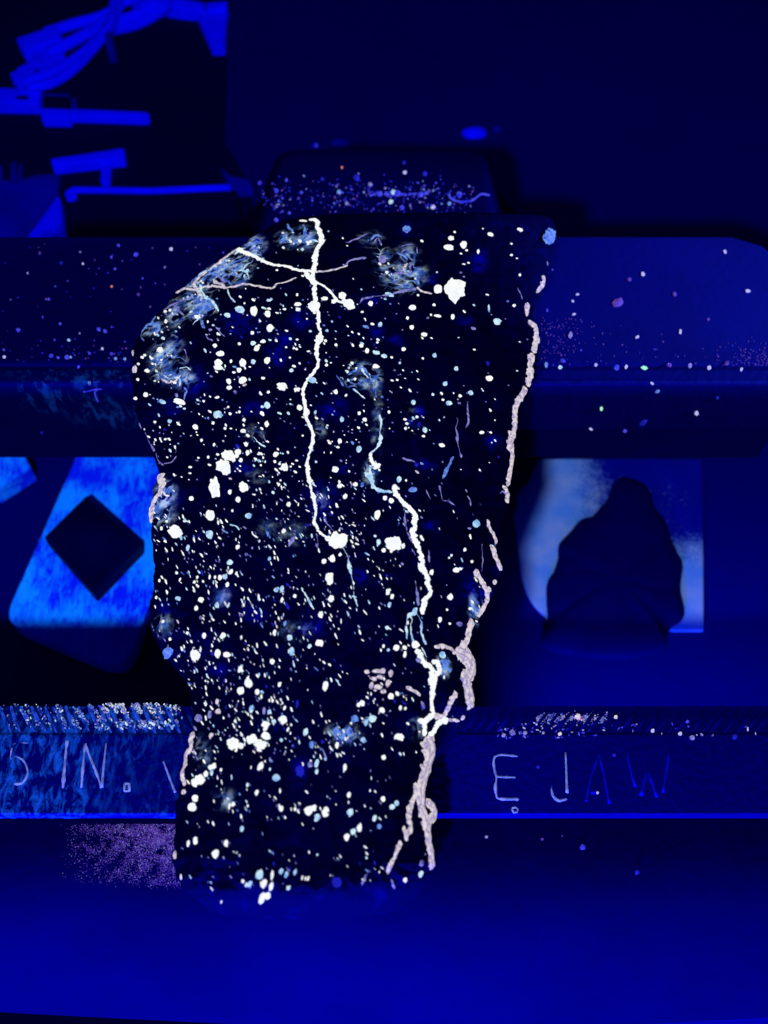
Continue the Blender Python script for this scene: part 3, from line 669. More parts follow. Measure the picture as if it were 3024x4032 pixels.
vein(A_, [(280, 1330), (340, 1360), (400, 1345), (440, 1300)], 9, 'cream'); vein(A_, [(300, 1300), (350, 1330), (390, 1310)], 8, 'cyan'); vein(A_, [(470, 1090), (490, 1150), (500, 1200)], 9, 'lilac')
vein(A_, [(430, 1245), (490, 1235), (520, 1260)], 10, 'cyan')
vein(B_, [(340, 540), (370, 512), (450, 500), (520, 490), (580, 475), (640, 460), (692, 455)], 9, 'lilac', -0.3)
vein(B_, [(698, 440), (730, 470), (790, 484)], 9, 'cream')
vein(B_, [(255, 168), (330, 140), (388, 110)], 9, 'lilac', 0.3); vein(B_, [(605, 190), (640, 178), (677, 180)], 11, 'lilac'); vein(B_, [(695, 195), (702, 235)], 7, 'lilac')
vein(B_, [(430, 170), (455, 140), (480, 185)], 7, 'lilac'); vein(B_, [(600, 240), (615, 215), (640, 205)], 8, 'lilac')
vein(B_, [(690, 370), (705, 420), (712, 430)], 14, 'pale')
vein(B_, [(1488, 375), (1482, 420), (1462, 455), (1440, 480)], 17, 'cream', 0.2)
vein(B_, [(1508, 285), (1510, 310)], 8, 'lilac')
vein(B_, [(1383, 538), (1381, 580), (1378, 622)], 19, 'cream')
vein(B_, [(1392, 652), (1435, 695), (1442, 760), (1422, 850)], 27, 'cream')
vein(B_, [(1418, 858), (1405, 910), (1400, 980), (1385, 1058)], 26, 'cream')
vein(B_, [(1380, 1072), (1350, 1112), (1312, 1188), (1306, 1270), (1300, 1340), (1272, 1420), (1270, 1460)], 23, 'cream')
vein(D_, [(1495, 180), (1492, 230), (1500, 320), (1510, 400), (1490, 500), (1465, 580)], 27, 'cream', 0.5)
vein(D_, [(1440, 575), (1465, 610), (1475, 650), (1468, 690), (1478, 720)], 24, 'cream', 0.4)
vein(D_, [(1415, 635), (1440, 620), (1462, 645)], 16, 'lilac')
vein(B_, [(1325, 448), (1345, 490), (1352, 520)], 6, 'lilac'); vein(B_, [(1143, 552), (1146, 600)], 12, 'cyan')
vein(D_, [(1322, 820), (1345, 880), (1375, 950), (1390, 1000)], 15, 'cream')
vein(D_, [(1362, 1005), (1375, 1070), (1400, 1130), (1428, 1188)], 32, 'cream', 0.3)
vein(D_, [(1285, 1000), (1290, 1100), (1285, 1200)], 8, 'lilac')
vein(D_, [(1235, 1185), (1280, 1270), (1310, 1320), (1325, 1370), (1310, 1440), (1280, 1490), (1250, 1522)], 27, 'cream')
vein(D_, [(1215, 1545), (1190, 1620), (1178, 1700), (1125, 1760), (1108, 1790), (1150, 1825), (1200, 1870)], 26, 'cream')
vein(D_, [(938, 1745), (1025, 1745), (1095, 1792)], 19, 'cream')
vein(D_, [(882, 605), (912, 675)], 11, 'lilac'); vein(D_, [(1100, 80), (1112, 110), (1098, 150), (1108, 210), (1115, 285), (1138, 372)], 14, 'lilac'); vein(D_, [(1180, -40), (1180, 20), (1188, 110), (1168, 155)], 11, 'lilac')
vein(D_, [(1078, 365), (1050, 420), (1028, 462), (1002, 528)], 15, 'pale'); vein(D_, [(972, 575), (988, 620), (1000, 680), (1045, 690), (1085, 720)], 14, 'lilac')
vein(D_, [(1180, 650), (1198, 680), (1205, 725)], 16, 'lilac')
vein(D_, [(545, 60), (555, 130), (545, 190), (552, 240), (525, 300), (478, 338)], 19, 'cyan')
vein(D_, [(475, 335), (478, 370), (500, 420), (540, 430), (500, 455)], 23, 'white')
vein(D_, [(470, 450), (480, 520), (510, 590), (570, 615), (640, 622)], 20, 'cyan', 0.3)
vein(D_, [(430, 480), (460, 500), (485, 540)], 24, 'cyan')
vein(D_, [(655, 565), (660, 630), (720, 700), (795, 785), (797, 850), (788, 930), (815, 1000), (840, 1070), (862, 1170), (890, 1250), (895, 1310), (915, 1350), (872, 1410), (850, 1512)], 27, 'white', -0.1, wob=0.4)
vein(D_, [(830, 1140), (850, 1180), (880, 1220)], 34, 'white'); vein(D_, [(815, 980), (830, 1000)], 40, 'white')
vein(D_, [(835, 935), (865, 975)], 22, 'white')
vein(D_, [(800, 1265), (820, 1380), (822, 1450)], 13, 'lilac')
vein(D_, [(810, 1460), (795, 1498), (748, 1530), (738, 1600), (742, 1690)], 21, 'cyan', 0.3, wob=0.45); vein(D_, [(800, 1500), (845, 1560), (850, 1650), (880, 1730)], 17, 'cyan', wob=0.45); vein(D_, [(780, 1540), (770, 1620), (790, 1722)], 13, 'cyan')
vein(D_, [(722, 740), (732, 860), (762, 960)], 9, 'lilac'); vein(D_, [(775, 1035), (805, 1080)], 12, 'lilac'); vein(D_, [(900, 1040), (905, 1130)], 12, 'lilac')
vein(D_, [(705, 375), (760, 390), (800, 408)], 9, 'lilac')
vein(F_, [(780, 270), (800, 310), (830, 370), (870, 395), (890, 440)], 30, 'white', wob=0.4)
vein(F_, [(890, 420), (888, 480), (892, 560), (882, 640), (892, 720), (868, 755), (830, 778), (790, 768)], 27, 'white', 0.1, wob=0.35)
vein(F_, [(925, 350), (938, 420), (910, 480), (900, 530)], 27, 'white', 0.3, wob=0.45)
vein(F_, [(812, 262), (850, 335)], 15, 'cyan')
vein(F_, [(890, 738), (960, 745), (995, 690), (1020, 635), (1060, 585)], 21, 'cream', wob=0.4)
vein(F_, [(995, 765), (1080, 775)], 15, 'cream', 0.5); vein(F_, [(1092, 770), (1110, 740)], 24, 'cream')
vein(F_, [(1000, 760), (935, 790), (895, 850), (860, 895)], 34, 'white')
vein(F_, [(828, 785), (838, 875)], 24, 'white')
vein(F_, [(845, 885), (862, 960), (855, 1050), (838, 1110)], 56, 'cream', 0.1, wob=0.2)
vein(F_, [(840, 1100), (818, 1180), (800, 1260), (805, 1330), (808, 1380)], 46, 'cream', 0.2, wob=0.2)
vein(F_, [(772, 1205), (768, 1290), (735, 1370), (725, 1440), (735, 1530), (702, 1556)], 25, 'cream', 0.1)
vein(F_, [(685, 1510), (700, 1560), (715, 1610)], 25, 'cream', wob=0.4)
vein(F_, [(668, 1615), (640, 1680), (622, 1740), (588, 1800), (575, 1845)], 22, 'cream', 0.3, wob=0.4)
vein(F_, [(795, 1370), (830, 1440), (852, 1550), (870, 1660), (885, 1800)], 42, 'cream', 0.2, wob=0.2)
vein(F_, [(845, 1340), (895, 1385), (892, 1440), (858, 1500), (865, 1580)], 40, 'cream', 0.5)
vein(F_, [(1158, 105), (1130, 210), (1085, 272)], 24, 'cream', -0.3); vein(F_, [(1060, 290), (1110, 325), (1150, 360), (1150, 420), (1120, 500), (1142, 590), (1150, 690)], 46, 'cream', 0.25, wob=0.25)
vein(F_, [(1100, 480), (1120, 560), (1140, 600)], 30, 'lilac')
vein(F_, [(705, 540), (770, 570), (802, 605)], 15, 'cream'); vein(F_, [(815, 640), (835, 690)], 16, 'lilac')
vein(E_, [(318, 735), (290, 800), (297, 860), (255, 905), (250, 980), (230, 1030), (230, 1090), (252, 1135)], 26, 'cream', 0.3, wob=0.45); vein(E_, [(310, 870), (345, 945)], 15, 'lilac')
vein(C_, [(78, 105), (120, 180)], 22, 'lilac'); vein(C_, [(150, 215), (175, 275), (225, 370)], 15, 'lilac'); vein(C_, [(240, 380), (252, 440), (300, 480)], 10, 'lilac')
vein(C_, [(308, 466), (360, 455), (405, 410)], 15, 'lilac'); vein(C_, [(380, 325), (405, 345), (395, 385)], 14, 'lilac')
vein(C_, [(262, 560), (285, 620), (280, 690), (235, 750), (210, 800), (198, 880), (202, 950)], 30, 'cream', 0.2, wob=0.4)
vein(C_, [(1035, 250), (1080, 300), (1130, 335)], 13, 'cyan'); vein(C_, [(1115, 235), (1135, 290)], 10, 'lilac')
vein(C_, [(1425, 1480), (1470, 1560), (1520, 1650)], 13, 'cyan'); vein(C_, [(995, 1570), (1015, 1620), (1035, 1655)], 13, 'cyan'); vein(C_, [(840, 965), (895, 985), (920, 1010)], 14, 'cyan')
vein(C_, [(1540, 1120), (1560, 1160)], 18, 'lilac'); vein(C_, [(1375, 1060), (1340, 1110), (1320, 1145)], 24, 'lilac'); vein(C_, [(1140, 1020), (1170, 1080)], 26, 'pale')
vein(F_, [(600, 1880), (625, 1942)], 14, 'lilac'); vein(F_, [(398, 1915), (428, 1845)], 16, 'lilac'); vein(F_, [(120, 970), (155, 1040)], 10, 'lilac')
vein(B_, [(270, 990), (310, 965), (355, 945), (400, 990), (420, 1035)], 14, 'pale', wob=0.4); vein(B_, [(300, 1075), (335, 1105), (375, 1138)], 13, 'cyan'); vein(B_, [(405, 1010), (435, 1070), (445, 1130)], 10, 'pale'); vein(B_, [(195, 990), (240, 1060)], 10, 'pale')
for (cx, cy, rx, ry, st) in crust_spots[:20]:            # net of short threads in the crusted patches
    for k_ in range(2 if st > 0.75 else 1):
        a0_ = random.uniform(0, 6.28); x_ = cx+random.gauss(0, rx*0.5); y_ = cy+random.gauss(0, ry*0.5); pl = [(x_, y_)]
        for q_ in range(3):
            a0_ += random.uniform(-1.1, 1.1); st_ = random.uniform(12, 24); x_ += math.cos(a0_)*st_; y_ += math.sin(a0_)*st_; pl.append((x_, y_))
        vein((0, 0, 1), pl, random.uniform(4.5, 10), random.choices(['pale', 'cyan', 'lilac', 'cream'], [0.35, 0.3, 0.2, 0.15])[0], 0.3, wob=0.5)
# --- single grains, placed where the photograph shows them
G = []
def grains(z, lst):
    for q in lst:
        x, y, a, b = q[:4]; G.append((*zpt(z, x, y), a/z[2], b/z[2], q[4] if len(q) > 4 else None))
grains(ZA, [(925,763,42,25),(1035,775,28,33),(1395,722,28,14),(1393,765,25,14),(1615,675,26,14),(1530,740,46,38),(820,812,24,20),(1150,800,22,25),(1170,915,26,32),(1165,690,16,10),(1160,757,18,12),(1025,955,17,15),(1110,1028,20,17),(1030,1040,20,17),(1060,1085,20,27),(718,1060,18,16),(917,1045,13,13),(760,1125,30,22),(745,1200,28,28),(745,1240,35,18),(848,1187,15,15),(948,1197,27,30),(915,1255,18,22),(1030,1190,20,18),(1145,1180,22,24),(940,1345,35,30),(830,1352,20,22),(835,1405,20,18),(1258,1390,50,25),(1395,1417,28,16),(1345,1265,17,18),(1155,1440,15,15),(740,1485,20,15),(828,1560,14,14),(740,1625,33,30),(842,1615,15,14),(1105,1615,20,18),(1410,1565,20,20),(1620,1020,18,14),(1565,1010,36,36),(1510,1340,32,22),(430,1518,45,22),(155,1462,20,20),(62,1255,18,30,'cream'),(68,1490,18,14),(90,1337,16,14),(125,1155,17,14),(165,1265,20,14),(203,1162,14,10),(95,1210,14,12),(145,1138,14,12),(270,1095,24,22),(290,1520,28,16,'cyan'),(312,780,14,14),(352,772,14,14),(318,860,12,20),(1330,1158,14,10),(1300,1075,12,10),(1385,1088,13,12),(1388,1010,13,10),(1435,490,16,9),(1300,938,16,10),(1145,1545,22,25,'cyan'),(1440,40,30,9),(575,825,24,14),(1275,260,14,10),(1520,540,26,20),(1040,325,24,20),(985,445,16,12,'cyan'),(960,490,9,18,'cyan')])
grains(ZB, [(265,545,38,27),(235,495,22,20),(188,533,22,15),(125,513,18,9),(940,455,54,56),(830,455,24,25),(988,178,20,22),(895,195,28,17),(908,138,20,14),(930,100,12,8),(1155,115,17,11),(1338,86,18,10),(1080,222,10,14),(1008,215,11,10),(972,236,10,7),(1285,244,12,8),(1285,174,10,7),(1320,264,9,6),(1018,292,10,7),(1338,368,10,10),(1193,660,26,22),(1302,558,12,10),(670,570,20,15),(665,693,14,12),(742,738,18,12),(920,628,11,17),(828,622,22,8),(640,635,11,12),(615,830,14,12),(807,868,12,13,'cyan'),(735,888,11,10),(440,940,18,18),(352,810,14,13),(338,733,12,10),(367,757,12,11),(387,838,12,16),(445,850,22,12),(493,873,18,12,'cyan'),(193,803,12,11),(942,952,13,14,'cyan'),(873,1045,13,16),(1150,1012,22,16),(1055,832,11,8),(967,1119,13,11),(1032,1102,15,14,'cyan'),(897,1165,18,13,'cyan'),(860,1145,11,10),(675,1160,13,14),(468,678,11,18,'cyan'),(378,688,20,9,'pale'),(358,598,11,8),(410,545,14,14),(500,517,11,7,'cyan'),(452,787,10,9),(295,917,12,9),(198,1095,16,15),(257,1116,10,10),(338,1228,12,12),(525,1220,11,12),(787,762,12,7),(1045,700,18,9,'lilac'),(785,617,10,9),(765,635,9,9,'lilac'),(1525,128,32,36,'pale'),(635,83,24,20,'pale'),(480,268,26,22,'lilac'),(970,353,10,6,'lilac'),(990,378,9,5,'lilac'),(705,493,10,7),(525,488,26,11,'cyan'),(990,300,12,6)])
grains(ZC, [(350,122,17,18),(557,168,21,20),(742,70,28,28),(918,45,16,14),(1145,143,20,22),(955,110,14,16),(705,137,15,15),(950,200,22,14),(825,405,46,44),(785,490,50,50),(905,370,25,22),(895,405,18,18),(975,310,17,18),(985,380,15,22),(930,440,15,18),(740,392,15,12),(665,415,16,16),(610,275,14,18),(712,312,12,18),(800,180,14,14),(1218,388,24,24),(1085,388,20,14),(1283,497,28,36),(1333,495,16,12),(1245,470,12,12),(715,660,38,66),(957,660,38,32),(842,702,17,20),(907,760,18,22),(525,753,18,18),(678,885,32,35),(862,850,11,20),(990,895,22,22,'cyan'),(395,1028,46,48),(310,1100,14,14),(282,998,13,18),(497,1155,13,24),(672,1045,28,30,'cyan'),(905,1148,15,22),(840,1275,22,20,'cyan'),(1280,1020,16,20),(1320,800,16,18),(1240,637,14,14),(1190,707,15,18,'cyan'),(515,545,13,13),(850,1355,18,25),(893,1365,12,18),(760,1397,14,22),(800,1390,20,18,'cyan'),(820,1455,14,20),(720,1395,12,18),(675,1395,10,24),(625,1430,16,16),(575,1395,11,15),(550,1435,12,16),(433,1415,10,22),(408,1360,14,14),(265,1422,11,16),(605,1580,22,20),(565,1648,14,20),(733,1635,18,28,'cyan'),(828,1625,12,22,'cyan'),(418,1570,22,18,'cyan'),(240,1560,11,18),(1268,1575,12,25),(1265,1490,16,24),(1220,1500,18,18,'cyan'),(1370,1548,14,16),(1583,1700,20,24),(1570,1938,30,30),(1640,1395,20,40),(1610,1265,15,20),(1163,1245,14,18,'cyan'),(1205,1850,14,26),(1290,1770,14,32,'pale'),(1330,1885,20,25,'cyan'),(350,1902,14,17),(293,1757,14,18),(495,1850,14,16),(630,1873,14,24),(785,1870,20,22),(933,1890,11,20),(330,2015,30,40,'pale'),(1345,2000,20,30,'cyan'),(1405,1807,12,16,'cyan'),(1490,1960,18,18,'cyan'),(325,940,14,12)])
grains(ZD, [(245,965,62,50),(170,960,20,20),(645,1000,46,44),(600,975,20,20),(625,1055,16,12),(575,1045,16,14),(715,1012,12,18),(220,458,25,20),(255,577,17,15),(367,567,16,15),(392,310,17,22,'cyan'),(240,296,15,13),(255,253,14,18),(437,97,16,16),(270,95,14,16),(395,48,13,10),(740,125,16,10),(728,95,14,10),(872,172,16,18),(862,217,14,10),(995,283,20,13),(732,160,12,14),(1285,188,18,13),(527,783,20,32),(293,655,14,20),(583,665,16,16),(628,683,18,18),(1245,858,22,32),(1160,1040,13,14),(1100,1188,22,18),(1130,1178,16,12),(1213,1128,14,14),(1245,1205,16,18),(1065,1080,12,12),(1048,1098,12,10),(1050,1380,24,24),(980,1548,13,20),(1053,1578,12,10),(1200,1468,15,12),(600,1348,18,22),(635,1380,12,18),(615,1440,12,18),(510,940,14,14,'cyan'),(535,985,14,20,'cyan'),(200,1105,18,25),(138,1125,14,18),(257,1075,12,16),(180,1250,24,40),(190,1395,24,24),(597,1603,13,16),(665,1753,20,20),(795,1728,30,28),(553,1768,10,15),(572,1740,10,15),(607,1768,12,15,'cyan'),(725,1752,15,15),(725,1800,12,22),(998,1805,20,22,'cyan'),(1378,1275,14,18,'cream'),(920,1205,13,20),(708,1143,13,12,'lilac'),(1030,1475,14,12),(785,605,28,18,'pale'),(685,530,16,20,'cyan'),(418,568,12,18,'pale'),(830,135,14,16,'dimblue'),(1195,885,18,9,'lilac'),(1335,1330,16,20,'cream'),(1120,1580,26,16,'lilac')])
grains(ZE, [(322,143,28,45),(493,145,20,32),(563,150,24,20),(907,198,17,22),(672,270,22,36),(735,352,30,38),(668,423,24,28),(795,425,16,28),(830,432,18,12,'cyan'),(825,465,10,18),(887,495,8,17),(910,495,10,20),(965,375,14,18),(808,302,10,16,'cyan'),(850,675,36,22),(855,715,15,30),(858,765,30,28),(985,645,30,30),(920,655,15,15,'cyan'),(612,820,40,38),(668,840,20,22),(635,875,12,18),(748,795,42,42),(818,832,42,36),(355,1095,34,34),(318,1115,24,30),(405,1052,15,25),(440,1005,18,22),(450,1040,12,22),(468,992,14,22),(520,1022,11,17),(818,1000,20,32),(890,1017,10,15,'cyan'),(940,1085,26,28,'cyan'),(720,1135,12,18,'cyan'),(790,1185,14,25),(322,1237,20,28),(298,1302,30,32),(238,1190,16,20,'cream'),(585,1300,10,25),(612,1285,14,20),(975,1315,17,20),(1080,1318,12,18),(1160,738,17,32,'cyan'),(1205,830,18,25,'pale'),(1245,1035,12,20,'cyan'),(1243,980,14,38,'cyan'),(1310,385,20,35),(1198,980,20,22,'lilac'),(1200,1330,38,30),(1225,1310,16,24),(1245,1385,20,30,'cyan'),(1312,1340,25,35),(678,1472,13,24,'cyan'),(560,1577,17,24),(478,1660,24,32),(325,1555,16,28),(272,1577,10,25),(170,1665,12,28,'cream'),(810,1815,24,35,'cyan'),(715,1885,12,25),(740,1885,12,25,'cyan'),(685,1865,12,18),(845,1880,20,36),(900,1905,14,30),(907,1820,10,35),(1015,1825,14,32,'cyan'),(975,1790,14,22,'cyan'),(1080,1795,13,25,'cyan'),(1135,1840,8,25),(1158,1845,8,22),(1180,1845,9,25),(1025,1910,20,20,'cyan'),(872,1975,22,26),(830,1995,20,42),(522,2020,8,22),(975,795,13,16,'cyan'),(490,505,12,20,'cream'),(497,580,18,18,'cream'),(435,600,14,32,'lilac'),(348,630,24,28,'lilac'),(445,760,14,26,'cream'),(750,560,16,28,'cyan'),(845,575,10,28,'lilac'),(885,585,12,22,'cyan'),(1000,560,10,24),(1025,715,10,20),(1115,1030,28,40,'dimblue')])
grains(ZF, [(505,430,32,12,'cream'),(545,428,16,18,'cream'),(480,482,24,13,'cream'),(532,472,30,15,'cream'),(582,510,15,26,'cream'),(464,530,13,24,'cream'),(510,540,28,15,'cream'),(548,572,18,14,'cream'),(425,432,26,14,'cream'),(490,562,14,10,'cream'),(538,708,20,24),(600,605,18,22),(645,590,14,22),(375,663,14,16),(400,652,16,20),(472,762,26,22,'cyan'),(428,780,14,28),(350,765,25,28,'pale'),(658,890,30,26),(405,912,18,20,'cyan'),(225,945,12,20),(550,1032,14,18),(280,1100,12,22),(545,1320,14,20),(640,1355,14,22,'cyan'),(610,1375,16,18,'cyan'),(308,1290,12,20),(315,1415,20,24,'cyan'),(290,1592,18,30),(340,1550,18,22,'cyan'),(380,1520,16,28),(488,1455,14,22,'cyan'),(520,1515,14,18,'pale'),(700,1885,12,16),(220,1890,28,35,'dimblue'),(815,1770,14,20,'lilac'),(810,1840,14,28),(960,320,20,25,'cyan'),(970,385,30,36,'pale'),(1010,420,14,18,'pale'),(900,365,18,18),(795,350,18,18,'lilac'),(260,875,22,26,'pale'),(310,860,22,40,'pale'),(220,850,18,30,'pale'),(600,445,14,22,'cream'),(665,685,12,18),(700,690,12,14)])
def grain_mesh(k, sub=2, amp=0.35):
    bm = bmesh.new(); bmesh.ops.create_icosphere(bm, subdivisions=sub, radius=1)
    for v in bm.verts:
        f = 1+amp*noise.noise(v.co*1.6+Vector((k*7.3, 1, 2)))+amp*0.6*noise.noise(v.co*3.4+Vector((k*3.3, 9, 2)))
        f += 0.18*amp*noise.noise(v.co*7+Vector((k*5.1, 2, 6))); v.co *= f
    me = bpy.data.meshes.new('mineral_grain'); bm.to_mesh(me); bm.free()
    me.polygons.foreach_set('use_smooth', [True]*len(me.polygons)); return me
gvar = {}
def gm(k, mat, lumpy):
    key = (k, mat, lumpy)
    if key not in gvar:
        me = grain_mesh(k, 3 if lumpy else 2, 0.45 if lumpy else 0.28); me.materials.append(M[mat]); gvar[key] = me
    return gvar[key]
def frame(p, n, d, ang):
    """local axes on the surface: x follows picture-right turned by ang"""
    xr = (RIGHT*math.cos(ang)-UP*math.sin(ang)); xr = (xr-n*xr.dot(n)).normalized(); yr = n.cross(xr)
    return Matrix((xr, yr, n)).transposed()
def tangents(n, d, ang):
    """directions on the surface that look like picture-right and picture-down turned by ang"""
    out = []
    dn = d.dot(n); dn = -max(0.35, abs(dn))
    for e in (RIGHT*math.cos(ang)-UP*math.sin(ang), -RIGHT*math.sin(ang)-UP*math.cos(ang)):
        t = e-d*(e.dot(n)/dn); t = t-n*t.dot(n); out.append(t)
    return out
G.sort(key=lambda g: -g[2]*g[3])
small = G[300:]; G = G[:300]
for (px, py, a, b, mat) in G:
    r = onrock(px, py)
    if r is None: continue
    p, n, d = r; s = depth(p)/FP; fs = max(0.55, abs(n.dot(d)))
    big = a*b > 260
    mat = mat or ('white' if big else random.choices(['white', 'cyan'], [0.88, 0.12])[0])
    o = link('mineral_grain', gm(random.randrange(7), mat, big), None, rock)
    ang = random.uniform(-0.15, 0.15) if big else math.radians(random.uniform(0, 20))
    tx, ty = tangents(n, d, ang)
    U_, sg, _ = np.linalg.svd(np.array([tx*(a*s*1.14), ty*(b*s*1.14)]).T, full_matrices=False)
    ux = Vector(U_[:, 0]).normalized(); uy = n.cross(ux)
    R = Matrix((ux, uy, n)).transposed()
    sc = Matrix.Diagonal((float(sg[0]), float(sg[1]), min(a, b)*s*0.40))
    o.matrix_world = Matrix.Translation(p) @ (R @ sc).to_4x4()
# --- the many smaller flecks: one part
ICO = bmesh.new(); bmesh.ops.create_icosphere(ICO, subdivisions=1, radius=1)
icov = [v.co.copy() for v in ICO.verts]; icof = [[v.index for v in f.verts] for f in ICO.faces]; ICO.free()
class Bag:
    def __init__(s): s.v = []; s.f = []; s.m = []; s.mats = []
    def add(s, p, n, d, a, b, h, ang, mat, jit=0.25):
        if mat not in s.mats: s.mats.append(mat)
        mi = s.mats.index(mat); tx, ty = tangents(n, d, ang); b0 = len(s.v)
        for c in icov:
            k = 1+random.uniform(-jit, jit)
            s.v.append(p+tx*(c.x*a*k)+ty*(c.y*b*k)+n*(c.z*h))
        s.f += [[b0+i for i in f] for f in icof]; s.m += [mi]*len(icof)
    def build(s, name, parent=None):
        me = bpy.data.meshes.new(name); me.from_pydata([tuple(v) for v in s.v], [], s.f); me.update()
        for m in s.mats: me.materials.append(M[m])
        me.polygons.foreach_set('material_index', s.m); me.polygons.foreach_set('use_smooth', [True]*len(s.f))
        o = bpy.data.objects.new(name, me); COL.objects.link(o); o.parent = parent
        o['kind'] = 'stuff'; return o
fl = Bag()
def fleck(px, py, a, b, ang, mat):
    r = onrock(px, py)
    if r is None: return
    p, n, d = r; s = depth(p)/FP; fs = max(0.6, abs(n.dot(d)))
    fl.add(p, n, d, a*s, b*s, min(a, b)*s*0.4, ang, mat)
for (px, py, a, b, mat) in small: fleck(px, py, a, b, math.radians(random.uniform(0, 20)), mat or 'white')
cnt = 0
while cnt < 2000:
    py = random.uniform(900, 3500); x0 = float(np.interp(py, ry_, rl)); x1 = float(np.interp(py, ry_, rr))
    px = random.uniform(x0+8, x1-12)
    q = Vector((px*0.006, py*0.006, 4)); cl = 0.55+0.9*noise.noise(q)+0.5*noise.noise(q*2.3)
    w = 1.0
    edge = np.interp(py, [900, 1200, 1700, 2300, 2700, 2900, 3500], [1500, 1560, 1720, 1650, 1600, 1600, 1560])
    if px > edge: w *= 0.16
    elif px > edge-250: w *= 0.55
    if py < 1160: w *= 0.22
    if py > 3000: w *= 0.5
    if py > 3250: w *= 0.6
    if px < x0+40: w *= 0.6
    if spotsum(px, py, crust_spots) > 0.5: w = 1.4
    if 1900 < py < 2600 and px < 1500: w *= 1.25
    if random.random() > w*max(cl, 0.06): continue
    cnt += 1
    t = random.random(); size = 3.0+4.6*t**2.4
    el = random.triangular(1.0, 2.6, 1.4) if py < 1900 else random.triangular(1.6, 5.0, 2.6)
    lower = min(max((py-1500)/700, 0), 1)
    if px < 1350: ang = math.radians(random.gauss(66*lower+30*(1-lower), 13+14*(1-lower)))
    else: ang = math.radians(random.gauss(36+22*lower, 15))
    mat = random.choices(['white', 'cyan', 'lilac', 'pale', 'cream', 'dimblue'], [0.62, 0.22, 0.06, 0.06, 0.02, 0.02] if size > 4.2 else [0.20, 0.14, 0.48, 0.10, 0.04, 0.04])[0]
    if mat == 'dimblue': size *= 1.7
    fleck(px, py, size*math.sqrt(el), size/math.sqrt(el), ang, mat)
fl.build('mineral_flecks', rock)

# ------------------------------------------------------------------ rock dust on the vise
dust = Bag(); ZUP = Vector((0, 0, 1)); FRONT = Vector((0, -1, 0))
def dgrain(px, py, r, mat, z=None, el=1.0):
    if z is None:                                   # top of the far jaw, or its front plate below the edge
        if py < 1440: p = at(px, py, 0.0001); n = ZUP
        else:
            d = raydir(px, py); yy = yF0-0.0046; t = (yy-CAM.y)/d.y; p = CAM+d*t; n = FRONT
            if p.z < -0.0185: t = (yF0-0.0001-CAM.y)/d.y; p = CAM+d*t
    else: p = at(px, py, z+0.0001); n = ZUP
    s = depth(p)/FP
    dust.add(p, n, raydir(px, py), r*s*el, r*s/el, r*s*0.5, random.uniform(0, 3.14), mat)
for x, y, r, mt in [(967,137,14,'dustblue'),(1110,210,22,'dustblue'),(1112,210,10,'dustwhite'),(910,235,11,'dustblue'),(677,286,10,'dustwhite'),(655,192,9,'lilac'),(1398,165,15,'dustwhite'),(1345,316,12,'lilac'),(940,328,12,'dustblue'),(912,473,11,'rust'),(225,365,9,'lilac'),(325,198,14,'violet'),(500,280,14,'dimblue'),(398,575,11,'dustblue'),(490,778,12,'dustblue'),(150,828,18,'dustblue'),(805,822,18,'dustblue'),(857,837,17,'dustblue'),(857,835,8,'dustwhite'),(562,912,13,'cyan'),(615,900,10,'dimblue'),(835,982,12,'dustwhite'),(912,1022,14,'dustblue'),(730,1020,12,'dustblue'),(418,1040,18,'dustblue'),(475,1055,12,'dustblue'),(545,1050,18,'dustblue'),(575,1050,12,'pale'),(35,1048,15,'dustwhite'),(30,990,10,'dustblue'),(945,1062,14,'pale'),(1020,1065,14,'pale'),(650,855,9,'lilac'),(1130,540,14,'violet'),(1225,640,10,'violet'),(508,962,9,'dimblue'),(640,1130,14,'dustblue'),(730,1262,14,'pale'),(340,1668,12,'dimblue')]:
    X, Y = zpt(Z2, x, y); dgrain(X, Y, r/Z2[2], mt)
for x, y, r, mt in [(933,413,13,'dustwhite'),(853,443,12,'violet'),(1410,281,10,'dustwhite'),(1542,510,12,'dustwhite'),(1117,530,14,'violet'),(785,578,30,'violet'),(1150,747,11,'dustwhite'),(900,777,11,'dustwhite'),(512,767,16,'lilac'),(552,530,9,'dustwhite'),(525,570,8,'dustwhite'),(532,645,9,'dustwhite'),(407,386,6,'dustblue'),(375,622,9,'dustblue'),(470,915,14,'dustblue'),(452,955,13,'cyan'),(660,940,10,'dustwhite'),(780,955,18,'dustblue'),(835,950,11,'dustwhite'),(940,957,16,'dustgreen'),(1085,940,14,'violet'),(1205,945,14,'lilac'),(1317,955,13,'dustwhite'),(1505,967,10,'dustwhite'),(1420,930,14,'violet'),(985,1047,10,'dustwhite'),(1017,1095,12,'pale'),(690,1195,12,'dustgreen'),(1365,1132,8,'dustblue'),(1245,1222,13,'dustwhite'),(630,1313,9,'dustwhite'),(828,1325,12,'dustblue'),(935,1275,18,'dimblue'),(1312,675,8,'violet'),(370,938,14,'pale')]:
    X, Y = zpt(Z7, x, y); dgrain(X, Y, r/Z7[2], mt, el=random.uniform(1, 1.4))
for k in range(170):                                 # finer dust gathered along the front edge and round the rock
    X = random.uniform(0, 3024); Y = 1425-abs(random.gauss(0, 45))
    if 520 < X < 2130: continue
    dgrain(X, Y, random.uniform(1.5, 4), random.choice(['dimblue', 'dustblue', 'violet', 'dimblue']))
for k in range(60):
    dgrain(random.uniform(0, 900), random.uniform(960, 1400), random.uniform(1.5, 4.5), random.choice(['dimblue', 'dimblue', 'dustblue', 'violet']))
for k in range(110):
    dgrain(2130+abs(random.gauss(0, 110)), random.uniform(1250, 1440), random.uniform(1.2, 2.6), 'violet')
for k in range(110):
    dgrain(3030-abs(random.gauss(0, 110)), 1440-abs(random.gauss(0, 40)), random.uniform(1.2, 2.8), 'violet')
AZ = -0.011
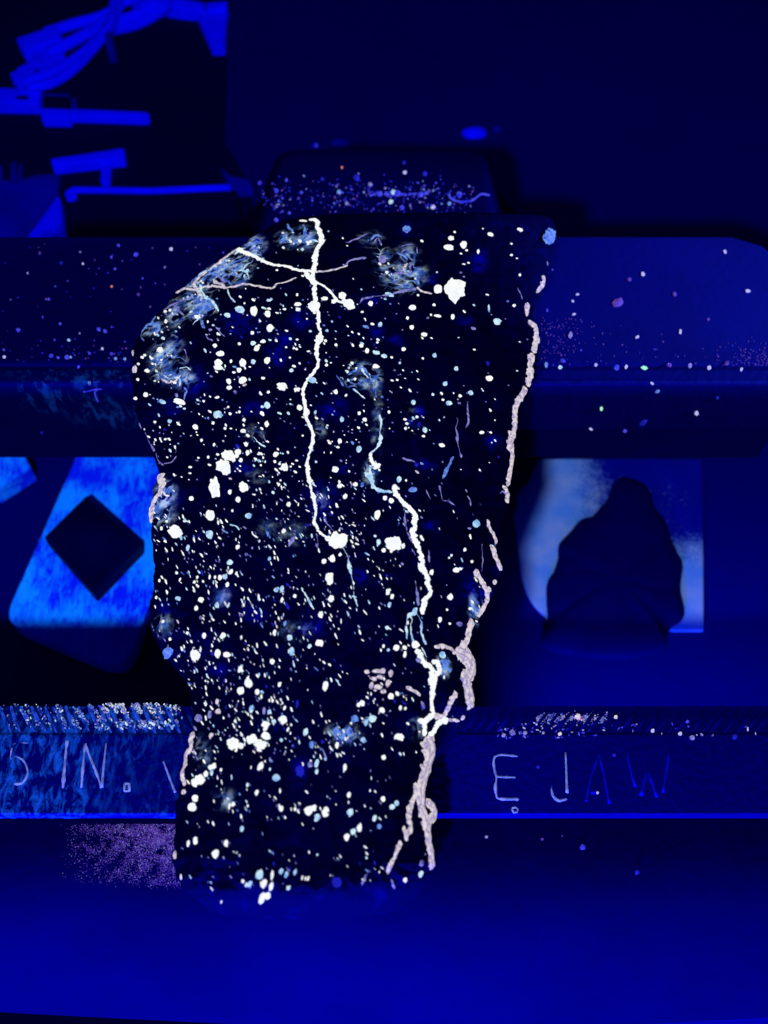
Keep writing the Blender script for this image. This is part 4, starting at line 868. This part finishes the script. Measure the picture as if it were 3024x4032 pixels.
for x, y, r, mt in [(885,293,11,'dustwhite'),(555,388,13,'pale'),(828,393,13,'cyan'),(815,440,12,'cyan'),(965,402,14,'dustblue'),(850,398,18,'dustblue'),(760,400,14,'dustblue'),(290,330,9,'dustblue'),(157,345,10,'dustblue'),(240,385,13,'dustblue'),(710,350,9,'lilac'),(570,267,7,'rust'),(1027,468,12,'dustwhite'),(827,515,9,'dustblue'),(1110,450,11,'pale'),(870,470,13,'dustblue'),(1160,405,18,'dustblue'),(595,447,10,'lilac'),(365,392,9,'dustblue'),(305,495,9,'dustblue'),(240,530,11,'dustblue'),(440,155,12,'dimblue'),(880,243,12,'dimblue'),(470,325,10,'dimblue'),(645,320,18,'dimblue'),(985,300,14,'dimblue')]:
    X, Y = zpt(Z8, x, y); dgrain(X, Y, r/1.276, mt, AZ)
for k in range(330):
    X, Y = zpt(Z8, random.uniform(170, 1230), random.gauss(415, 48))
    if Y < 620 or Y > 850: continue
    dgrain(X, Y, random.uniform(1.5, 5), random.choices(['dimblue', 'dustblue', 'violet', 'lilac', 'pale'], [0.5, 0.25, 0.12, 0.06, 0.07])[0], AZ, random.uniform(1, 1.6))
for k in range(40):
    X, Y = zpt(Z8, random.uniform(700, 1000), 401+random.gauss(0, 4)); dgrain(X, Y, random.uniform(3, 6), 'dustblue', AZ, 1.4)
# near jaw plate: crumbs packed in the teeth
def nplz(py): return -0.0016+0.0012*min(max((py-2768)/117, 0), 1)
for k in range(1500):
    X = random.triangular(0, 740, 560); up = X > 400 and random.random() < 0.5
    Y = random.uniform(2770, 2808) if up else random.uniform(2772, 2872)
    if noise.noise(Vector(((X-0.6*Y)*0.045, Y*0.012, 1))) < (-0.25 if up else 0.02): continue
    dgrain(X, Y, random.uniform(1.6, 4.6), random.choices(['cream', 'cyan', 'pale', 'dustblue', 'lilac'], [0.42, 0.22, 0.22, 0.05, 0.2] if up else [0.03, 0.12, 0.5, 0.22, 0.22])[0], nplz(Y)+0.0005, random.uniform(1, 1.9))
for k in range(60):
    X = random.gauss(590, 100); Y = random.uniform(2835, 2868)
    if X < 710: dgrain(X, Y, random.uniform(3, 7.5), random.choice(['cyan', 'pale', 'pale', 'lilac']), nplz(Y)+0.0006, random.uniform(1, 1.5))
for k in range(420):
    X = 2110+random.uniform(0, 280); Y = random.gauss(2828, 10); dgrain(X, Y, random.uniform(1.5, 4), random.choices(['lilac', 'pale', 'cream', 'dustblue'], [0.6, 0.2, 0.04, 0.2])[0], nplz(Y)-0.0001)
for k in range(80):
    X = 1960+abs(random.gauss(0, 350)); Y = random.uniform(2845, 2905)
    dgrain(X, Y, random.uniform(2, 6), random.choice(['lilac', 'dustblue', 'dustblue', 'dimblue', 'dustwhite']), 0.0001, random.uniform(1, 2))
for x, y, r, mt in [(720,215,17,'cream'),(728,222,10,'rust'),(908,218,11,'cream'),(355,308,12,'lilac'),(397,295,16,'lilac'),(460,295,12,'lilac'),(632,300,10,'cream'),(1090,285,10,'dustwhite'),(1225,298,11,'dustwhite'),(1285,318,13,'lilac'),(1262,240,9,'dustblue'),(1495,315,14,'dimblue'),(270,810,10,'lilac'),(545,820,9,'violet'),(745,860,15,'dustblue'),(745,862,8,'dustwhite'),(1013,983,13,'dimblue'),(643,805,7,'violet'),(525,463,9,'dimblue'),(900,405,10,'dimblue'),(818,590,8,'dustwhite')]:
    X, Y = zpt(Z5, x, y); dgrain(X, Y, r/1.253, mt, 0.0002 if Y < 3190 else -0.0032)
tag(dust.build('rock_dust'), 'fine glowing rock dust and crumbs scattered over the vise jaws', 'dust')
# lilac bloom of powder beside the rock on the moving jaw
pow_ = Bag(); k = 0
while k < 8000:
    x = random.uniform(400, 1330); y = random.uniform(1096, 1760)
    w = min(max((x-400)/800, 0), 1)**1.6*math.exp(-max(0, y-1250)/190.0)
    nn_ = 0.5+0.9*noise.noise(Vector((x*0.012, y*0.012, 3)))
    if random.random() > w*nn_*1.2: continue
    k += 1
    X, Y = zpt(Z4, x, y); p = at(X, Y, -0.0031)
    s_ = (yB0-p.y)/max(1e-6, (yB0-at(X, endpy(X), -0.0275).y)); zz = -0.0030-0.0245*max(s_, 0)**3.2
    p = at(X, Y, zz+0.00005); s = depth(p)/FP; r = random.uniform(0.7, 2.1)
    pow_.add(p, ZUP, raydir(X, Y), r*s, r*s, r*s*0.4, 0, 'violet' if random.random() < 0.85 else 'lilac')
tag(pow_.build('lilac_powder'), 'patch of dull lilac powder beside the rock on the moving jaw', 'powder')
# lint fibres
def fibre(zoom, lines, w, z, label, mat, front=False):
    bmj = bmesh.new()
    for pts in lines:
        ln = smooth_line([(*zpt(zoom, *p), 0) for p in pts], 8); P = []
        for q in ln:
            if front:
                d = raydir(q.x, q.y); P.append(CAM+d*((yF0-0.0047-CAM.y)/d.y))
            else: P.append(at(q.x, q.y, z))
        o = tube('lint_fibre', P, w, M[mat], None, 6); bmj.from_mesh(o.data); me = o.data; bpy.data.objects.remove(o); bpy.data.meshes.remove(me)
    me = bpy.data.meshes.new('lint_fibre'); bmj.to_mesh(me); bmj.free()
    return tag(link('lint_fibre', me, M[mat]), label, 'fibre')
fibre(Z2, [[(680, 1335), (720, 1328), (770, 1315), (832, 1310)], [(800, 1315), (775, 1335), (780, 1370), (802, 1416)]], 0.00014, 0, 'forked bright fibre clinging to the front of the far jaw', 'dustblue', True)
fibre(Z8, [[(1108, 400), (1114, 420), (1150, 437), (1215, 436), (1250, 414), (1272, 400), (1312, 408)]], 0.00026, AZ+0.0003, 'curled blue fibre lying on the dusty block behind the rock', 'dustblue')
